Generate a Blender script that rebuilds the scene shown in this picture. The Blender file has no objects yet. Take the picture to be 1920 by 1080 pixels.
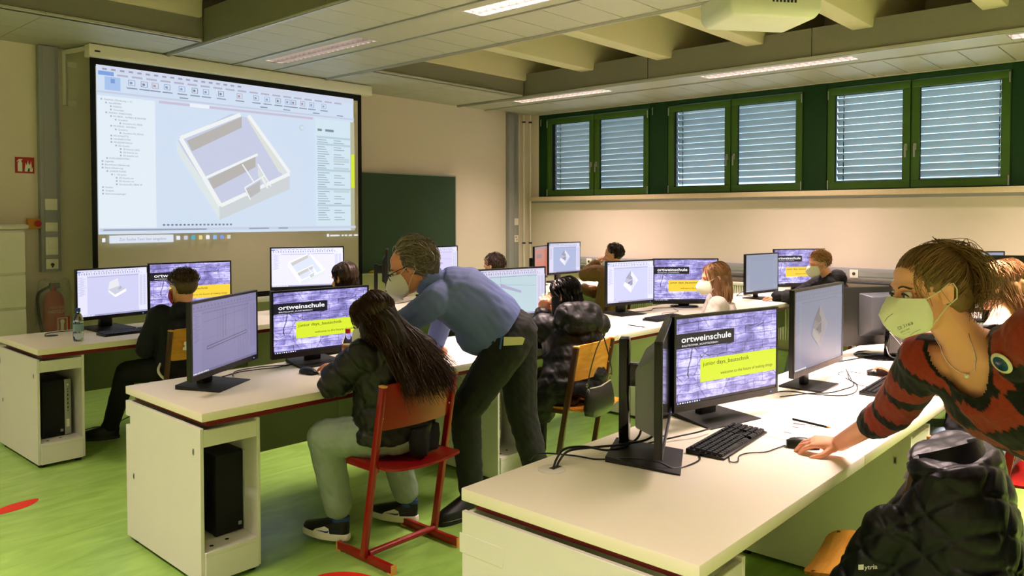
import bpy, bmesh, math, random
import numpy as np
from mathutils import Vector, Matrix, Euler
random.seed(7); np.random.seed(7)
SC = bpy.context.scene
COL = SC.collection
PI = math.pi

def lin(c):
    if isinstance(c, str):
        c = c.lstrip('#'); c = [int(c[i:i+2], 16)/255 for i in (0, 2, 4)]
    return tuple((x/12.92 if x <= .04045 else ((x+.055)/1.055)**2.4) for x in c[:3])

# ------------------------------------------------------------------ camera, sky, exposure
cam_d = bpy.data.cameras.new('camera')
cam = bpy.data.objects.new('camera', cam_d); COL.objects.link(cam)
YAW, PITCH = 0.83795, -0.02724
cam.location = (0, 0, 1.57)
cam.rotation_euler = (PI/2+PITCH, 0.0008, -YAW)
cam_d.sensor_width = 36; cam_d.lens = 1475.4/1920*36
cam_d.shift_y = -(540-447)/1920
cam_d.clip_start = .05
SC.camera = cam
w = bpy.data.worlds.new('sky'); SC.world = w; w.use_nodes = True
bg = w.node_tree.nodes['Background']
bg.inputs[0].default_value = (.62, .80, 1.0, 1); bg.inputs[1].default_value = 2.6
SC.view_settings.view_transform = 'Standard'; SC.view_settings.look = 'None'
SC.view_settings.gamma = 1; SC.view_settings.use_curve_mapping = False
SC.view_settings.exposure = 0.34
LAMP = 2.5                        # glow of the fluorescent tubes
LAMP_W, LAMP_SPREAD = 68.0, 98    # what each louvre light gives, and its cut-off
LAMP_COL = (1.0, .752, .70)

# ------------------------------------------------------------------ materials
MATS = {}
def mat(name, col, rough=.5, metal=0., var=.06, scale=8., bump=0., bscale=60., spec=.5, trans=0., alpha=1., coat=0., sss=0., sheen=0., stretch=(1, 1, 1), ior=1.45):
    if name in MATS: return MATS[name]
    m = bpy.data.materials.new(name); m.use_nodes = True; MATS[name] = m
    nt = m.node_tree; N = nt.nodes; L = nt.links
    b = N['Principled BSDF']
    c = lin(col)
    tc = N.new('ShaderNodeTexCoord'); mp = N.new('ShaderNodeMapping'); mp.inputs['Scale'].default_value = stretch
    L.new(tc.outputs['Object'], mp.inputs['Vector'])
    nz = N.new('ShaderNodeTexNoise'); nz.inputs['Scale'].default_value = scale; nz.inputs['Detail'].default_value = 4
    L.new(mp.outputs[0], nz.inputs['Vector'])
    mix = N.new('ShaderNodeMix'); mix.data_type = 'RGBA'
    mix.inputs[6].default_value = (*[x*(1-var) for x in c], 1); mix.inputs[7].default_value = (*[min(1, x*(1+var)) for x in c], 1)
    L.new(nz.outputs['Fac'], mix.inputs[0]); L.new(mix.outputs[2], b.inputs['Base Color'])
    b.inputs['Roughness'].default_value = rough; b.inputs['Metallic'].default_value = metal
    b.inputs['Specular IOR Level'].default_value = spec; b.inputs['IOR'].default_value = ior
    b.inputs['Transmission Weight'].default_value = trans; b.inputs['Alpha'].default_value = alpha
    b.inputs['Coat Weight'].default_value = coat; b.inputs['Sheen Weight'].default_value = sheen
    if sss:
        b.inputs['Subsurface Weight'].default_value = sss; b.inputs['Subsurface Radius'].default_value = (.012, .004, .002); b.inputs['Subsurface Scale'].default_value = 1
    if bump:
        n2 = N.new('ShaderNodeTexNoise'); n2.inputs['Scale'].default_value = bscale; n2.inputs['Detail'].default_value = 3
        L.new(mp.outputs[0], n2.inputs['Vector'])
        bp = N.new('ShaderNodeBump'); bp.inputs['Strength'].default_value = bump; bp.inputs['Distance'].default_value = .004
        L.new(n2.outputs['Fac'], bp.inputs['Height']); L.new(bp.outputs[0], b.inputs['Normal'])
    return m

def mat_emit(name, col, s):
    m = bpy.data.materials.new(name); m.use_nodes = True; nt = m.node_tree
    nt.nodes.remove(nt.nodes['Principled BSDF'])
    e = nt.nodes.new('ShaderNodeEmission'); e.inputs[0].default_value = (*col, 1); e.inputs[1].default_value = s
    nt.links.new(e.outputs[0], nt.nodes['Material Output'].inputs[0])
    return m

def mat_attr(name, rough=.6, emit=0., spec=.3, sheen=0., bump=0.):
    m = bpy.data.materials.new(name); m.use_nodes = True; nt = m.node_tree; N = nt.nodes; L = nt.links
    b = N['Principled BSDF']; a = N.new('ShaderNodeAttribute'); a.attribute_name = 'Col'
    b.inputs['Roughness'].default_value = rough; b.inputs['Specular IOR Level'].default_value = spec; b.inputs['Sheen Weight'].default_value = sheen
    if emit:
        b.inputs['Base Color'].default_value = (.02, .02, .02, 1)
        L.new(a.outputs['Color'], b.inputs['Emission Color']); b.inputs['Emission Strength'].default_value = emit
    else:
        L.new(a.outputs['Color'], b.inputs['Base Color'])
    if bump:
        tc = N.new('ShaderNodeTexCoord'); n2 = N.new('ShaderNodeTexNoise'); n2.inputs['Scale'].default_value = 220
        L.new(tc.outputs['Object'], n2.inputs['Vector'])
        bp = N.new('ShaderNodeBump'); bp.inputs['Strength'].default_value = bump; bp.inputs['Distance'].default_value = .003
        L.new(n2.outputs['Fac'], bp.inputs['Height']); L.new(bp.outputs[0], b.inputs['Normal'])
    return m

def mat_wood(name, c1, c2, rough=.35, stretch=(1.5, 14, 14), scale=3.):
    m = bpy.data.materials.new(name); m.use_nodes = True; nt = m.node_tree; N = nt.nodes; L = nt.links
    b = N['Principled BSDF']; tc = N.new('ShaderNodeTexCoord'); mp = N.new('ShaderNodeMapping'); mp.inputs['Scale'].default_value = stretch
    L.new(tc.outputs['Object'], mp.inputs['Vector'])
    nz = N.new('ShaderNodeTexNoise'); nz.inputs['Scale'].default_value = scale; nz.inputs['Detail'].default_value = 6; nz.inputs['Distortion'].default_value = .6
    L.new(mp.outputs[0], nz.inputs['Vector'])
    cr = N.new('ShaderNodeValToRGB'); cr.color_ramp.elements[0].position = .3; cr.color_ramp.elements[1].position = .72
    cr.color_ramp.elements[0].color = (*lin(c1), 1); cr.color_ramp.elements[1].color = (*lin(c2), 1)
    L.new(nz.outputs['Fac'], cr.inputs[0]); L.new(cr.outputs[0], b.inputs['Base Color'])
    b.inputs['Roughness'].default_value = rough
    return m

M_desk = mat('white_laminate', '#efe7d6', .42, var=.02, spec=.4)
M_cab = mat('cabinet_laminate', '#dedcd4', .5, var=.02)
M_red = mat('dark_red_steel', '#7a1420', .4, var=.05)
M_chred = mat('red_lacquer', '#8f1210', .28, var=.08, spec=.6)
M_brown = mat('brown_steel', '#4a2c1a', .35, var=.08)
M_orange = mat('orange_cap', '#d89a50', .5)
M_modesty = mat('modesty_panel_olive', '#8a9470', .5, var=.04)
M_black = mat('black_plastic', '#0c0c0d', .38, var=.1)
M_blackm = mat('black_matte', '#111112', .6, var=.1)
M_gloss = mat('black_gloss', '#060607', .08, var=.05)
M_grey = mat('grey_plastic', '#35383c', .5)
M_silver = mat('silver_plastic', '#a9abaa', .35, metal=.5)
M_key = mat('key_plastic', '#161617', .45)
M_chrome = mat('chrome', '#c8c8c4', .15, metal=1.)
M_white = mat('white_paint', '#ece8da', .5, var=.02)
M_paper = mat('paper', '#f4f1ea', .7, var=.01)
M_wall = mat('plaster', '#e4d8c8', .8, var=.02, scale=1.5, bump=.08, bscale=120)
M_glass = mat('clear_plastic', '#f4fafa', .05, trans=1., ior=1.15, var=.0)
M_wood = mat_wood('beech_ply', '#b9741f', '#d79a3a')
M_trunk = mat('grey_trunking', '#9a9ba0', .5, var=.02)
M_ceil = mat('ceiling_metal', '#b4b3a6', .5, var=.015)
M_fascia = mat('fascia_speckle', '#83826f', .8, var=.18, scale=180)
M_beam = mat('concrete_beam_paint', '#d6d0ab', .75, var=.03, bump=.1)
M_sashg = mat('sash_green', '#3f651a', .45, var=.04)
M_frameg = mat('frame_green', '#02380a', .6, var=.05)
M_sill = mat('sill_stone', '#d9c6a2', .6, var=.18, scale=90)
M_slat = mat('slat_metal', '#cfd6d8', .4, var=.02)
M_board = mat('chalkboard', '#2f4a35', .6, var=.12, scale=3)
M_alu = mat('aluminium', '#b9b8b0', .4, metal=.7)
M_skin = mat('skin', '#efae8c', .5, var=.06, scale=30, sss=.12)
M_skin2 = mat('skin_tan', '#c98f68', .5, var=.06, scale=30, sss=.12)
M_mask = mat('mask_fleece', '#eeeadb', .8, var=.03, scale=40)

# ------------------------------------------------------------------ mesh builder
class MB:
    def __init__(s): s.v = []; s.f = []; s.m = []; s.c = []
    def add(s, vs, fs, mi=0, col=None):
        o = len(s.v); s.v += [tuple(p) for p in vs]
        for f in fs: s.f.append([i+o for i in f]); s.m.append(mi); s.c.append(col)
        return s
    def box(s, x0, y0, z0, x1, y1, z1, mi=0):
        x0, x1 = min(x0, x1), max(x0, x1); y0, y1 = min(y0, y1), max(y0, y1); z0, z1 = min(z0, z1), max(z0, z1)
        return s.add([(x0,y0,z0),(x1,y0,z0),(x1,y1,z0),(x0,y1,z0),(x0,y0,z1),(x1,y0,z1),(x1,y1,z1),(x0,y1,z1)],
              [(0,3,2,1),(4,5,6,7),(0,1,5,4),(1,2,6,5),(2,3,7,6),(3,0,4,7)], mi)
    def loft(s, rings, caps=True, closed=True, mi=0):
        n = len(rings[0]); vs = [p for r in rings for p in r]; fs = []
        for k in range(len(rings)-1):
            for i in range(n if closed else n-1):
                j = (i+1) % n; fs.append((k*n+i, k*n+j, (k+1)*n+j, (k+1)*n+i))
        if caps and closed:
            fs.append(tuple(range(n-1, -1, -1))); e = (len(rings)-1)*n; fs.append(tuple(range(e, e+n)))
        return s.add(vs, fs, mi)
    def tube(s, pts, r, n=8, caps=True, mi=0, sq=1.):
        pts = [Vector(p) for p in pts]; rs = r if isinstance(r, (list, tuple)) else [r]*len(pts)
        up = None; rings = []
        for i, p in enumerate(pts):
            d = (pts[min(i+1, len(pts)-1)]-pts[max(i-1, 0)])
            if d.length < 1e-9: d = Vector((0, 0, 1))
            d.normalize()
            if up is None:
                a = Vector((0, 0, 1)) if abs(d.z) < .9 else Vector((0, 1, 0)); up = (a-d*a.dot(d)).normalized()
            else:
                up = up-d*up.dot(d)
                up = up.normalized() if up.length > 1e-6 else d.orthogonal().normalized()
            sd = d.cross(up)
            rings.append([p+(up*math.cos(t)*sq+sd*math.sin(t))*rs[i] for t in [2*PI*(k+.5)/n for k in range(n)]])
        return s.loft(rings, caps, True, mi)
    def bar(s, a, b, w, h, mi=0, up=(0, 0, 1)):
        a, b = Vector(a), Vector(b); d = (b-a).normalized(); u = Vector(up); u = (u-d*u.dot(d))
        u = u.normalized() if u.length > 1e-4 else d.orthogonal().normalized()
        sd = d.cross(u)
        q = [sd*w/2+u*h/2, -sd*w/2+u*h/2, -sd*w/2-u*h/2, sd*w/2-u*h/2]
        return s.loft([[a+k for k in q], [b+k for k in q]], mi=mi)
    def prism(s, poly, z0, z1, axis='z', mi=0):
        if axis == 'z': a = [(x, y, z0) for x, y in poly]; b = [(x, y, z1) for x, y in poly]
        elif axis == 'y': a = [(x, z0, y) for x, y in poly]; b = [(x, z1, y) for x, y in poly]
        else: a = [(z0, x, y) for x, y in poly]; b = [(z1, x, y) for x, y in poly]
        return s.loft([a, b], mi=mi)
    def lathe(s, prof, n=20, c=(0, 0, 0), mi=0, caps=True):
        return s.loft([[(c[0]+r*math.cos(2*PI*k/n), c[1]+r*math.sin(2*PI*k/n), c[2]+z) for k in range(n)] for r, z in prof], caps, True, mi)
    def ell(s, c, r, n=14, rot=None, mi=0):
        c = Vector(c); rings = []
        m = int(n*.6)
        for i in range(1, m):
            t = PI*i/m
            ring = [Vector((r[0]*math.sin(t)*math.cos(2*PI*k/n), r[1]*math.sin(t)*math.sin(2*PI*k/n), -r[2]*math.cos(t))) for k in range(n)]
            if rot is not None: ring = [rot @ q for q in ring]
            rings.append([c+q for q in ring])
        return s.loft(rings, mi=mi)
    def cap(s, p0, p1, r0, r1, n=14, mi=0):
        p0, p1 = Vector(p0), Vector(p1); d = p1-p0; L = d.length
        d = d/L if L > 1e-6 else Vector((0, 0, 1))
        pts = []; rs = []
        for a in (-88, -60, -30): pts.append(p0+d*r0*math.sin(math.radians(a))); rs.append(r0*math.cos(math.radians(a)))
        for t in (0, .5, 1): pts.append(p0.lerp(p1, t)); rs.append(r0+(r1-r0)*t)
        for a in (30, 60, 88): pts.append(p1+d*r1*math.sin(math.radians(a))); rs.append(r1*math.cos(math.radians(a)))
        up = d.orthogonal().normalized(); sd = d.cross(up)
        return s.loft([[p+(up*math.cos(2*PI*k/n)+sd*math.sin(2*PI*k/n))*r for k in range(n)] for p, r in zip(pts, rs)], mi=mi)
    def xf(s, M, start=0):
        for i in range(start, len(s.v)): s.v[i] = tuple(M @ Vector(s.v[i]))
        return s
    def mesh(s, name='m', sharp=40, bevel=0, segs=2):
        me = bpy.data.meshes.new(name); me.from_pydata(s.v, [], s.f)
        me.polygons.foreach_set('material_index', s.m)
        if any(c is not None for c in s.c):
            at = me.color_attributes.new('Col', 'FLOAT_COLOR', 'CORNER'); out = []
            for f, c in zip(s.f, s.c): out += [*(c or (0, 0, 0)), 1.]*len(f)
            at.data.foreach_set('color', out)
        bm = bmesh.new(); bm.from_mesh(me)
        bmesh.ops.recalc_face_normals(bm, faces=bm.faces)
        if bevel:
            es = [e for e in bm.edges if len(e.link_faces) == 2 and e.calc_face_angle(0) > .5]
            bmesh.ops.bevel(bm, geom=es, offset=bevel, segments=segs, affect='EDGES', profile=.5, clamp_overlap=True)
        bm.to_mesh(me); bm.free()
        if sharp is not None:
            me.polygons.foreach_set('use_smooth', [True]*len(me.polygons)); me.set_sharp_from_angle(angle=math.radians(sharp))
        me.update()
        return me
    def build(s, name, mats, parent=None, loc=(0, 0, 0), rz=0., label=None, sharp=40, bevel=0, segs=2, kind=None):
        return link(name, s.mesh(name, sharp, bevel, segs), mats, parent, loc, rz, label, kind)

def link(name, me, mats, parent=None, loc=(0, 0, 0), rz=0., label=None, kind=None):
    for m in (mats if isinstance(mats, (list, tuple)) else [mats]):
        if m is not None and m.name not in me.materials: me.materials.append(m)
    o = bpy.data.objects.new(name, me); COL.objects.link(o)
    o.location = loc; o.rotation_euler = (0, 0, rz) if not isinstance(rz, (tuple, Euler)) else rz
    if parent is not None: o.parent = parent
    if label: o['label'] = label
    if kind: o['kind'] = kind
    return o
def thing(name, label, cat, loc=(0, 0, 0), rz=0., group=None):
    o = bpy.data.objects.new(name, None); COL.objects.link(o)
    o.location = loc; o.rotation_euler = (0, 0, rz) if not isinstance(rz, (tuple, Euler)) else rz
    o.empty_display_size = .05
    return tag(o, label, cat, group)
def tag(o, label, cat, group=None):
    o['label'] = label; o['category'] = cat
    if group: o['group'] = group
    return o
def struct(o): o['kind'] = 'structure'; return o
def shared(name, me, parent, loc=(0, 0, 0), rz=0., label=None):
    o = bpy.data.objects.new(name, me); COL.objects.link(o); o.location = loc; o.rotation_euler = (0, 0, rz)
    o.parent = parent
    if label: o['label'] = label
    return o
def dup(root, loc, rz, label, group=None):
    r = root.copy(); COL.objects.link(r); r.location = loc; r.rotation_euler = (0, 0, rz); r['label'] = label
    if group: r['group'] = group
    for ch in list(root.children):
        c = ch.copy(); COL.objects.link(c); c.parent = r
        for g in list(ch.children):
            d = g.copy(); COL.objects.link(d); d.parent = c
    return r
def bez(ps, n=24):
    ps = [Vector(p) for p in ps]; out = []
    P = [ps[0]*2-ps[1]]+ps+[ps[-1]*2-ps[-2]]
    for i in range(1, len(P)-2):
        a, b, c, d = P[i-1:i+3]
        for k in range(n):
            t = k/n; out.append(.5*((2*b)+(c-a)*t+(2*a-5*b+4*c-d)*t*t+(3*b-a-3*c+d)*t**3))
    out.append(ps[-1]); return out

_TXT = {}
def text_geo(s, bold=0., space=1.):
    k = (s, bold, space)
    if k not in _TXT:
        cu = bpy.data.curves.new('t', 'FONT'); cu.body = s; cu.size = 1.; cu.offset = bold; cu.space_character = space; cu.resolution_u = 3
        ob = bpy.data.objects.new('t', cu); COL.objects.link(ob)
        me = bpy.data.meshes.new_from_object(ob.evaluated_get(bpy.context.evaluated_depsgraph_get()))
        vs = [tuple(v.co) for v in me.vertices]; fs = [tuple(p.vertices) for p in me.polygons]
        bpy.data.objects.remove(ob); bpy.data.curves.remove(cu); bpy.data.meshes.remove(me)
        x0 = min(v[0] for v in vs); x1 = max(v[0] for v in vs)
        _TXT[k] = ([((v[0]-x0), v[1], 0) for v in vs], fs, x1-x0)
    return _TXT[k]

# flat picture drawn as coloured polygons in the x-z plane, facing -y
class Pic:
    def __init__(s, W, H, gain=1.): s.W, s.H, s.g, s.mb, s.k = W, H, gain, MB(), 0
    def P(s, u, v): return ((u-.5)*s.W, -s.k*.00012, (v-.5)*s.H)
    def poly(s, pts, col, mi=0):
        s.k += 1; c = tuple(x*s.g for x in lin(col))
        s.mb.add([s.P(*p) for p in pts], [tuple(range(len(pts)))], mi, c); return s
    def rect(s, u0, v0, u1, v1, col, mi=0): return s.poly([(u0, v0), (u1, v0), (u1, v1), (u0, v1)], col, mi)
    def line(s, u0, v0, u1, v1, w, col):
        a = Vector((u0*s.W, v0*s.H)); b = Vector((u1*s.W, v1*s.H)); d = (b-a).normalized(); n = Vector((-d.y, d.x))*w/2
        q = [a+n, b+n, b-n, a-n]; s.poly([(p.x/s.W, p.y/s.H) for p in q], col); return s
    def rows(s, u0, v0, v1, n, lens, col, h=.35, keep=True):
        if keep: s.k += 1
        dv = (v1-v0)/n; c = tuple(x*s.g for x in lin(col))
        for i in range(n):
            a = v0+dv*i; u = u0
            ln = lens(i)
            for (s0, L) in ln:
                s.mb.add([s.P(u+s0, a), s.P(u+s0+L, a), s.P(u+s0+L, a+dv*h), s.P(u+s0, a+dv*h)], [(0, 1, 2, 3)], 0, c)
        return s
    def text(s, t, u, v, h, col, width=None, bold=0., right=False):
        s.k += 1; vs, fs, w = text_geo(t, bold); c = tuple(x*s.g for x in lin(col))
        sy = h*s.H/.72; sx = width*s.W/w if width else sy
        x0 = (u-.5)*s.W-(sx*w if right else 0)
        s.mb.add([(x0+p[0]*sx, -s.k*.00012, (v-.5)*s.H+p[1]*sy) for p in vs], fs, 0, c); return s
    def mesh(s, name): return s.mb.mesh(name, sharp=None)
# ================================================================== ROOM
XL, XR, YB, YF, ZC = -1.6, 9.05, -3.2, 7.8, 3.09
def floor_mat():
    m = bpy.data.materials.new('green_linoleum'); m.use_nodes = True; nt = m.node_tree; N = nt.nodes; L = nt.links
    b = N['Principled BSDF']; tc = N.new('ShaderNodeTexCoord')
    n1 = N.new('ShaderNodeTexNoise'); n1.inputs['Scale'].default_value = 2.2; n1.inputs['Detail'].default_value = 8; n1.inputs['Distortion'].default_value = 1.5
    mp = N.new('ShaderNodeMapping'); mp.inputs['Scale'].default_value = (1, 3.5, 1); L.new(tc.outputs['Object'], mp.inputs[0]); L.new(mp.outputs[0], n1.inputs['Vector'])
    cr = N.new('ShaderNodeValToRGB'); e = cr.color_ramp.elements
    e[0].position = .3; e[0].color = (*lin('#82ac4c'), 1); e[1].position = .72; e[1].color = (*lin('#a0ca64'), 1)
    L.new(n1.outputs['Fac'], cr.inputs[0]); L.new(cr.outputs[0], b.inputs['Base Color'])
    b.inputs['Roughness'].default_value = .3; b.inputs['Specular IOR Level'].default_value = .4
    n2 = N.new('ShaderNodeTexNoise'); n2.inputs['Scale'].default_value = 6; L.new(tc.outputs['Object'], n2.inputs['Vector'])
    bp = N.new('ShaderNodeBump'); bp.inputs['Strength'].default_value = .08; bp.inputs['Distance'].default_value = .01
    L.new(n2.outputs['Fac'], bp.inputs['Height']); L.new(bp.outputs[0], b.inputs['Normal'])
    return m
struct(MB().box(XL, YB, -.1, XR+.3, YF+.2, 0).build('floor', floor_mat(), sharp=None))
struct(MB().box(XL-.2, YF, 0, XR+.3, YF+.2, 4.0).build('wall_front', M_wall, sharp=None))
struct(MB().box(XL-.2, YB, 0, XL, YF+.2, 4.0).build('wall_left', M_wall, sharp=None))
struct(MB().box(XL-.2, YB-.2, 0, XR+.3, YB, 4.0).build('wall_back', M_wall, sharp=None))
wr = MB(); wr.box(XR, YB, 0, XR+.25, YF, 1.80); wr.box(XR, YB, 3.085, XR+.25, YF, 4.0); wr.box(XR, YB, 1.80, XR+.25, 1.0, 3.085); wr.box(XR, 7.607, 1.80, XR+.25, YF, 3.085)
wall_right = struct(wr.build('wall_right', M_wall, sharp=None))
bb = struct(MB().box(XL, YF-.05, .0, 8.5, YF, .10).build('baseboard_front', M_white, bevel=.004))
MB().box(XL, YF-.045, .105, 8.5, YF, .19).build('board', M_white, bb, bevel=.004)
sill = struct(MB().box(8.93, 1.0, 1.806, 9.06, 7.70, 1.866).build('trim_1', M_sill, bevel=.004))
struct(MB().box(8.97, 1.0, 1.775, 9.06, 7.70, 1.805).build('trim_2', M_trunk))  # grey strip standing in for the shade under the window sill

# ceiling: slab, ribs, fascias and metal panels
ceiling = struct(MB().box(XL-.2, YB-.2, 3.9, XR+.3, YF+.2, 4.0).build('ceiling', M_beam, sharp=None))
bx = MB()
def prof(y): return [(y-.095, 3.295), (y+.095, 3.295), (y+.16, 3.9), (y-.16, 3.9)]
for i, y in enumerate([6.66-.0, 5.608, 4.565, 3.52, 2.476, 1.42, .37, -.68, -1.73, -2.8]):
    MB().prism(prof(y), XL, 3.30, axis='x').build('beam', M_beam, ceiling, bevel=.012)
    MB().prism(prof(y), 5.12, XR, axis='x').build('beam', M_beam, ceiling, bevel=.012)
def fascia_y(x, y0, y1, t=.03, step=1.83):
    y = y1
    while y > y0+.05:
        a = max(y0, y-step); MB().box(x-t/2, a+.004, ZC, x+t/2, y-.004, 3.375).build('fascia_panel', M_fascia, ceiling); y = a
fascia_y(3.335, YB, 6.60); fascia_y(5.115, YB, 6.60); fascia_y(7.575, YB, 6.60)
for a, b in ((XL, 1.5), (1.5, 3.32), (5.13, 7.56)):
    MB().box(a+.003, 6.60, ZC, b-.003, 6.63, 3.375).build('fascia_panel', M_fascia, ceiling)
# front soffit boards running along the wall
def panel(x0, y0, x1, y1, g=.004): return MB().box(x0+g, y0+g, ZC, x1-g, y1-g, ZC+.02).build('ceiling_panel', M_ceil, ceiling, bevel=.002, segs=1)
for a, b in ((.86, 3.30), (5.15, 7.50)):
    ys = [6.57, 6.87, 7.18, 7.49, 7.80]
    for k in range(4):
        n = 2; 
        for j in range(n): panel(a+(b-a)*j/n, ys[k], a+(b-a)*(j+1)/n, ys[k+1], .0015)
def tiles(x0, x1, y0, y1, off=0.): 
    y = y1-off
    while y > y0: panel(x0, y-.325, x1, y); y -= .325
    MB().box(x0, YB, ZC, x1, y, ZC+.02).build('ceiling_panel', M_ceil, ceiling)
tiles(3.385, 3.985, .4, 7.80, .0); tiles(4.455, 5.075, .4, 7.80, .16); tiles(8.10, 9.05, .4, 7.80, .12)
# rails between the strips
for x, wd in ((3.345, .04), (3.995, .022), (4.442, .022), (5.095, .04), (7.56, .05), (8.085, .02)):
    MB().box(x-wd/2, YB, ZC-.012, x+wd/2, YF, ZC+.012).build('ceiling_rail', M_alu if wd < .03 else M_ceil, ceiling, bevel=.002, segs=1)
    if wd > .035: MB().box(x-.012, YB, ZC-.02, x+.012, YF, ZC-.012).build('ceiling_rail', M_alu, ceiling)
def lamp_strip(x0, x1, lamps):
    y = YF
    for a, b in lamps:                       # a > b : lamp openings, going back
        if y-a > .02:
            MB().box(x0, a+.003, ZC, x1, y-.003, ZC+.02).build('ceiling_panel', M_ceil, ceiling)
        xm = (x0+x1)/2
        MB().box(x0, b, ZC, xm-.105, a, ZC+.02).build('ceiling_panel', M_ceil, ceiling); MB().box(xm+.105, b, ZC, x1, a, ZC+.02).build('ceiling_panel', M_ceil, ceiling)
        y = b
    MB().box(x0, YB, ZC, x1, y-.003, ZC+.02).build('ceiling_panel', M_ceil, ceiling)
LA = [(6.95, 5.45), (4.20, 2.70), (1.40, -.10), (-1.40, -2.90)]
LC = [(6.95, 5.50), (4.23, 2.63), (1.36, -.14), (-1.44, -2.94)]
lamp_strip(4.01, 4.43, LA); lamp_strip(7.60, 8.07, LC)
# second, lit strip over the left part of the room (behind and beside the camera)
MB().box(-.9, YB, ZC, -.205, 6.95, ZC+.02).build('ceiling_panel', M_ceil, ceiling); MB().box(.005, YB, ZC, .85, 6.95, ZC+.02).build('ceiling_panel', M_ceil, ceiling)
for a, b in ((5.45, 4.20), (2.70, 1.40), (-.10, -1.40), (-2.90, YB)): MB().box(-.203, b+.003, ZC, .003, a-.003, ZC+.02).build('ceiling_panel', M_ceil, ceiling)

M_lampon = mat_emit('tube_lit', LAMP_COL, LAMP)
M_reflect = mat('reflector', '#c9c8c2', .3, metal=.8, var=.01)
M_louv = mat('louvre_aluminium', '#8d8c86', .35, metal=.9, var=.01)
def lamp(xm, a, b, on, label, group=None, k=1.):
    t = thing('ceiling_light', label, 'ceiling light', (xm, (a+b)/2, ZC), 0, group)
    L = (a-b)/2
    h = MB(); h.box(-.105, -L, .004, -.100, L, .09); h.box(.100, -L, .004, .105, L, .09); h.box(-.105, -L, .085, .105, L, .09); h.box(-.105, -L, .004, .105, -L+.006, .09); h.box(-.105, L-.006, .004, .105, L, .09)
    h.build('housing', M_reflect, t)
    for s in (-1, 1):
        MB().tube([(s*.05, -L+.05, .05), (s*.05, L-.05, .05)], .013, 8).build('tube', M_lampon if on else M_white, t)
    lv = MB(); n = int((a-b)/.075)
    for i in range(1, n): y = -L+2*L*i/n; lv.box(-.099, y-.0015, -.002, .099, y+.0015, .028)
    lv.box(-.003, -L+.006, -.004, .003, L-.006, .03)
    lv.build('louvre', M_louv, t)
    if on:
        d = bpy.data.lights.new('tube_light', 'AREA'); d.shape = 'RECTANGLE'; d.size = .19; d.size_y = 2*L-.03; d.energy = LAMP_W*k; d.color = LAMP_COL; d.spread = math.radians(LAMP_SPREAD)
        o = bpy.data.objects.new('tube_light', d); COL.objects.link(o); o.parent = t; o.location = (0, 0, .032)
    return t
lamp(4.22, *LA[0], True, 'recessed louvre light nearest the projection screen, its cells looking dark', k=.28)
lamp(4.22, *LA[1], True, 'bright recessed louvre light at the top edge, left of the projector', k=1.5)
lamp(4.22, *LA[2], True, 'recessed louvre light overhead, the third of the middle strip', k=2.5)
lamp(4.22, *LA[3], True, 'recessed louvre light of the middle strip behind the camera', k=1.3)
lamp(7.835, *LC[0], True, 'louvre light in the far right corner over the first window', k=.9)
lamp(7.835, *LC[1], True, 'louvre light above the middle window', k=.88)
lamp(7.835, *LC[2], True, 'louvre light cut by the right edge above the last window', k=.85)
lamp(7.835, *LC[3], True, 'louvre light of the window strip behind the camera')
for k in range(4): lamp(-.1, *LA[k], True, ('recessed louvre light of the left strip, level with the front row', 'recessed louvre light of the left strip, level with the middle row', 'recessed louvre light of the left strip, over the camera', 'recessed louvre light of the left strip, behind the camera')[k], k=(.45, .78, 1.1, 1.1)[k])

MB().box(XL, 6.57, ZC, -.9, YF, ZC+.02).build('ceiling_panel', M_ceil, ceiling); MB().box(-.9, 6.953, ZC, .85, YF, ZC+.02).build('ceiling_panel', M_ceil, ceiling)
# windows
def glass_mat():
    m = bpy.data.materials.new('window_glass'); m.use_nodes = True; nt = m.node_tree; N = nt.nodes; L = nt.links
    N.remove(N['Principled BSDF']); tr = N.new('ShaderNodeBsdfTransparent'); gl = N.new('ShaderNodeBsdfGlossy'); gl.inputs['Roughness'].default_value = .02
    fr = N.new('ShaderNodeFresnel'); fr.inputs[0].default_value = 1.45; mx = N.new('ShaderNodeMixShader')
    tr.inputs[0].default_value = (.93, .96, .95, 1)
    L.new(fr.outputs[0], mx.inputs[0]); L.new(tr.outputs[0], mx.inputs[1]); L.new(gl.outputs[0], mx.inputs[2]); L.new(mx.outputs[0], N['Material Output'].inputs[0])
    return m
M_pane = glass_mat()
def frame(mb, x0, x1, ya, yb, za, zb, wd):
    mb.box(x0, ya, za, x1, yb, za+wd); mb.box(x0, ya, zb-wd, x1, yb, zb); mb.box(x0, ya, za+wd, x1, ya+wd, zb-wd); mb.box(x0, yb-wd, za+wd, x1, yb, zb-wd)
WIN = [(5.694, 6.586, 7.442), (3.619, 4.508, 5.391), (1.552, 2.456, 3.328)]
slat_me = None
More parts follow.
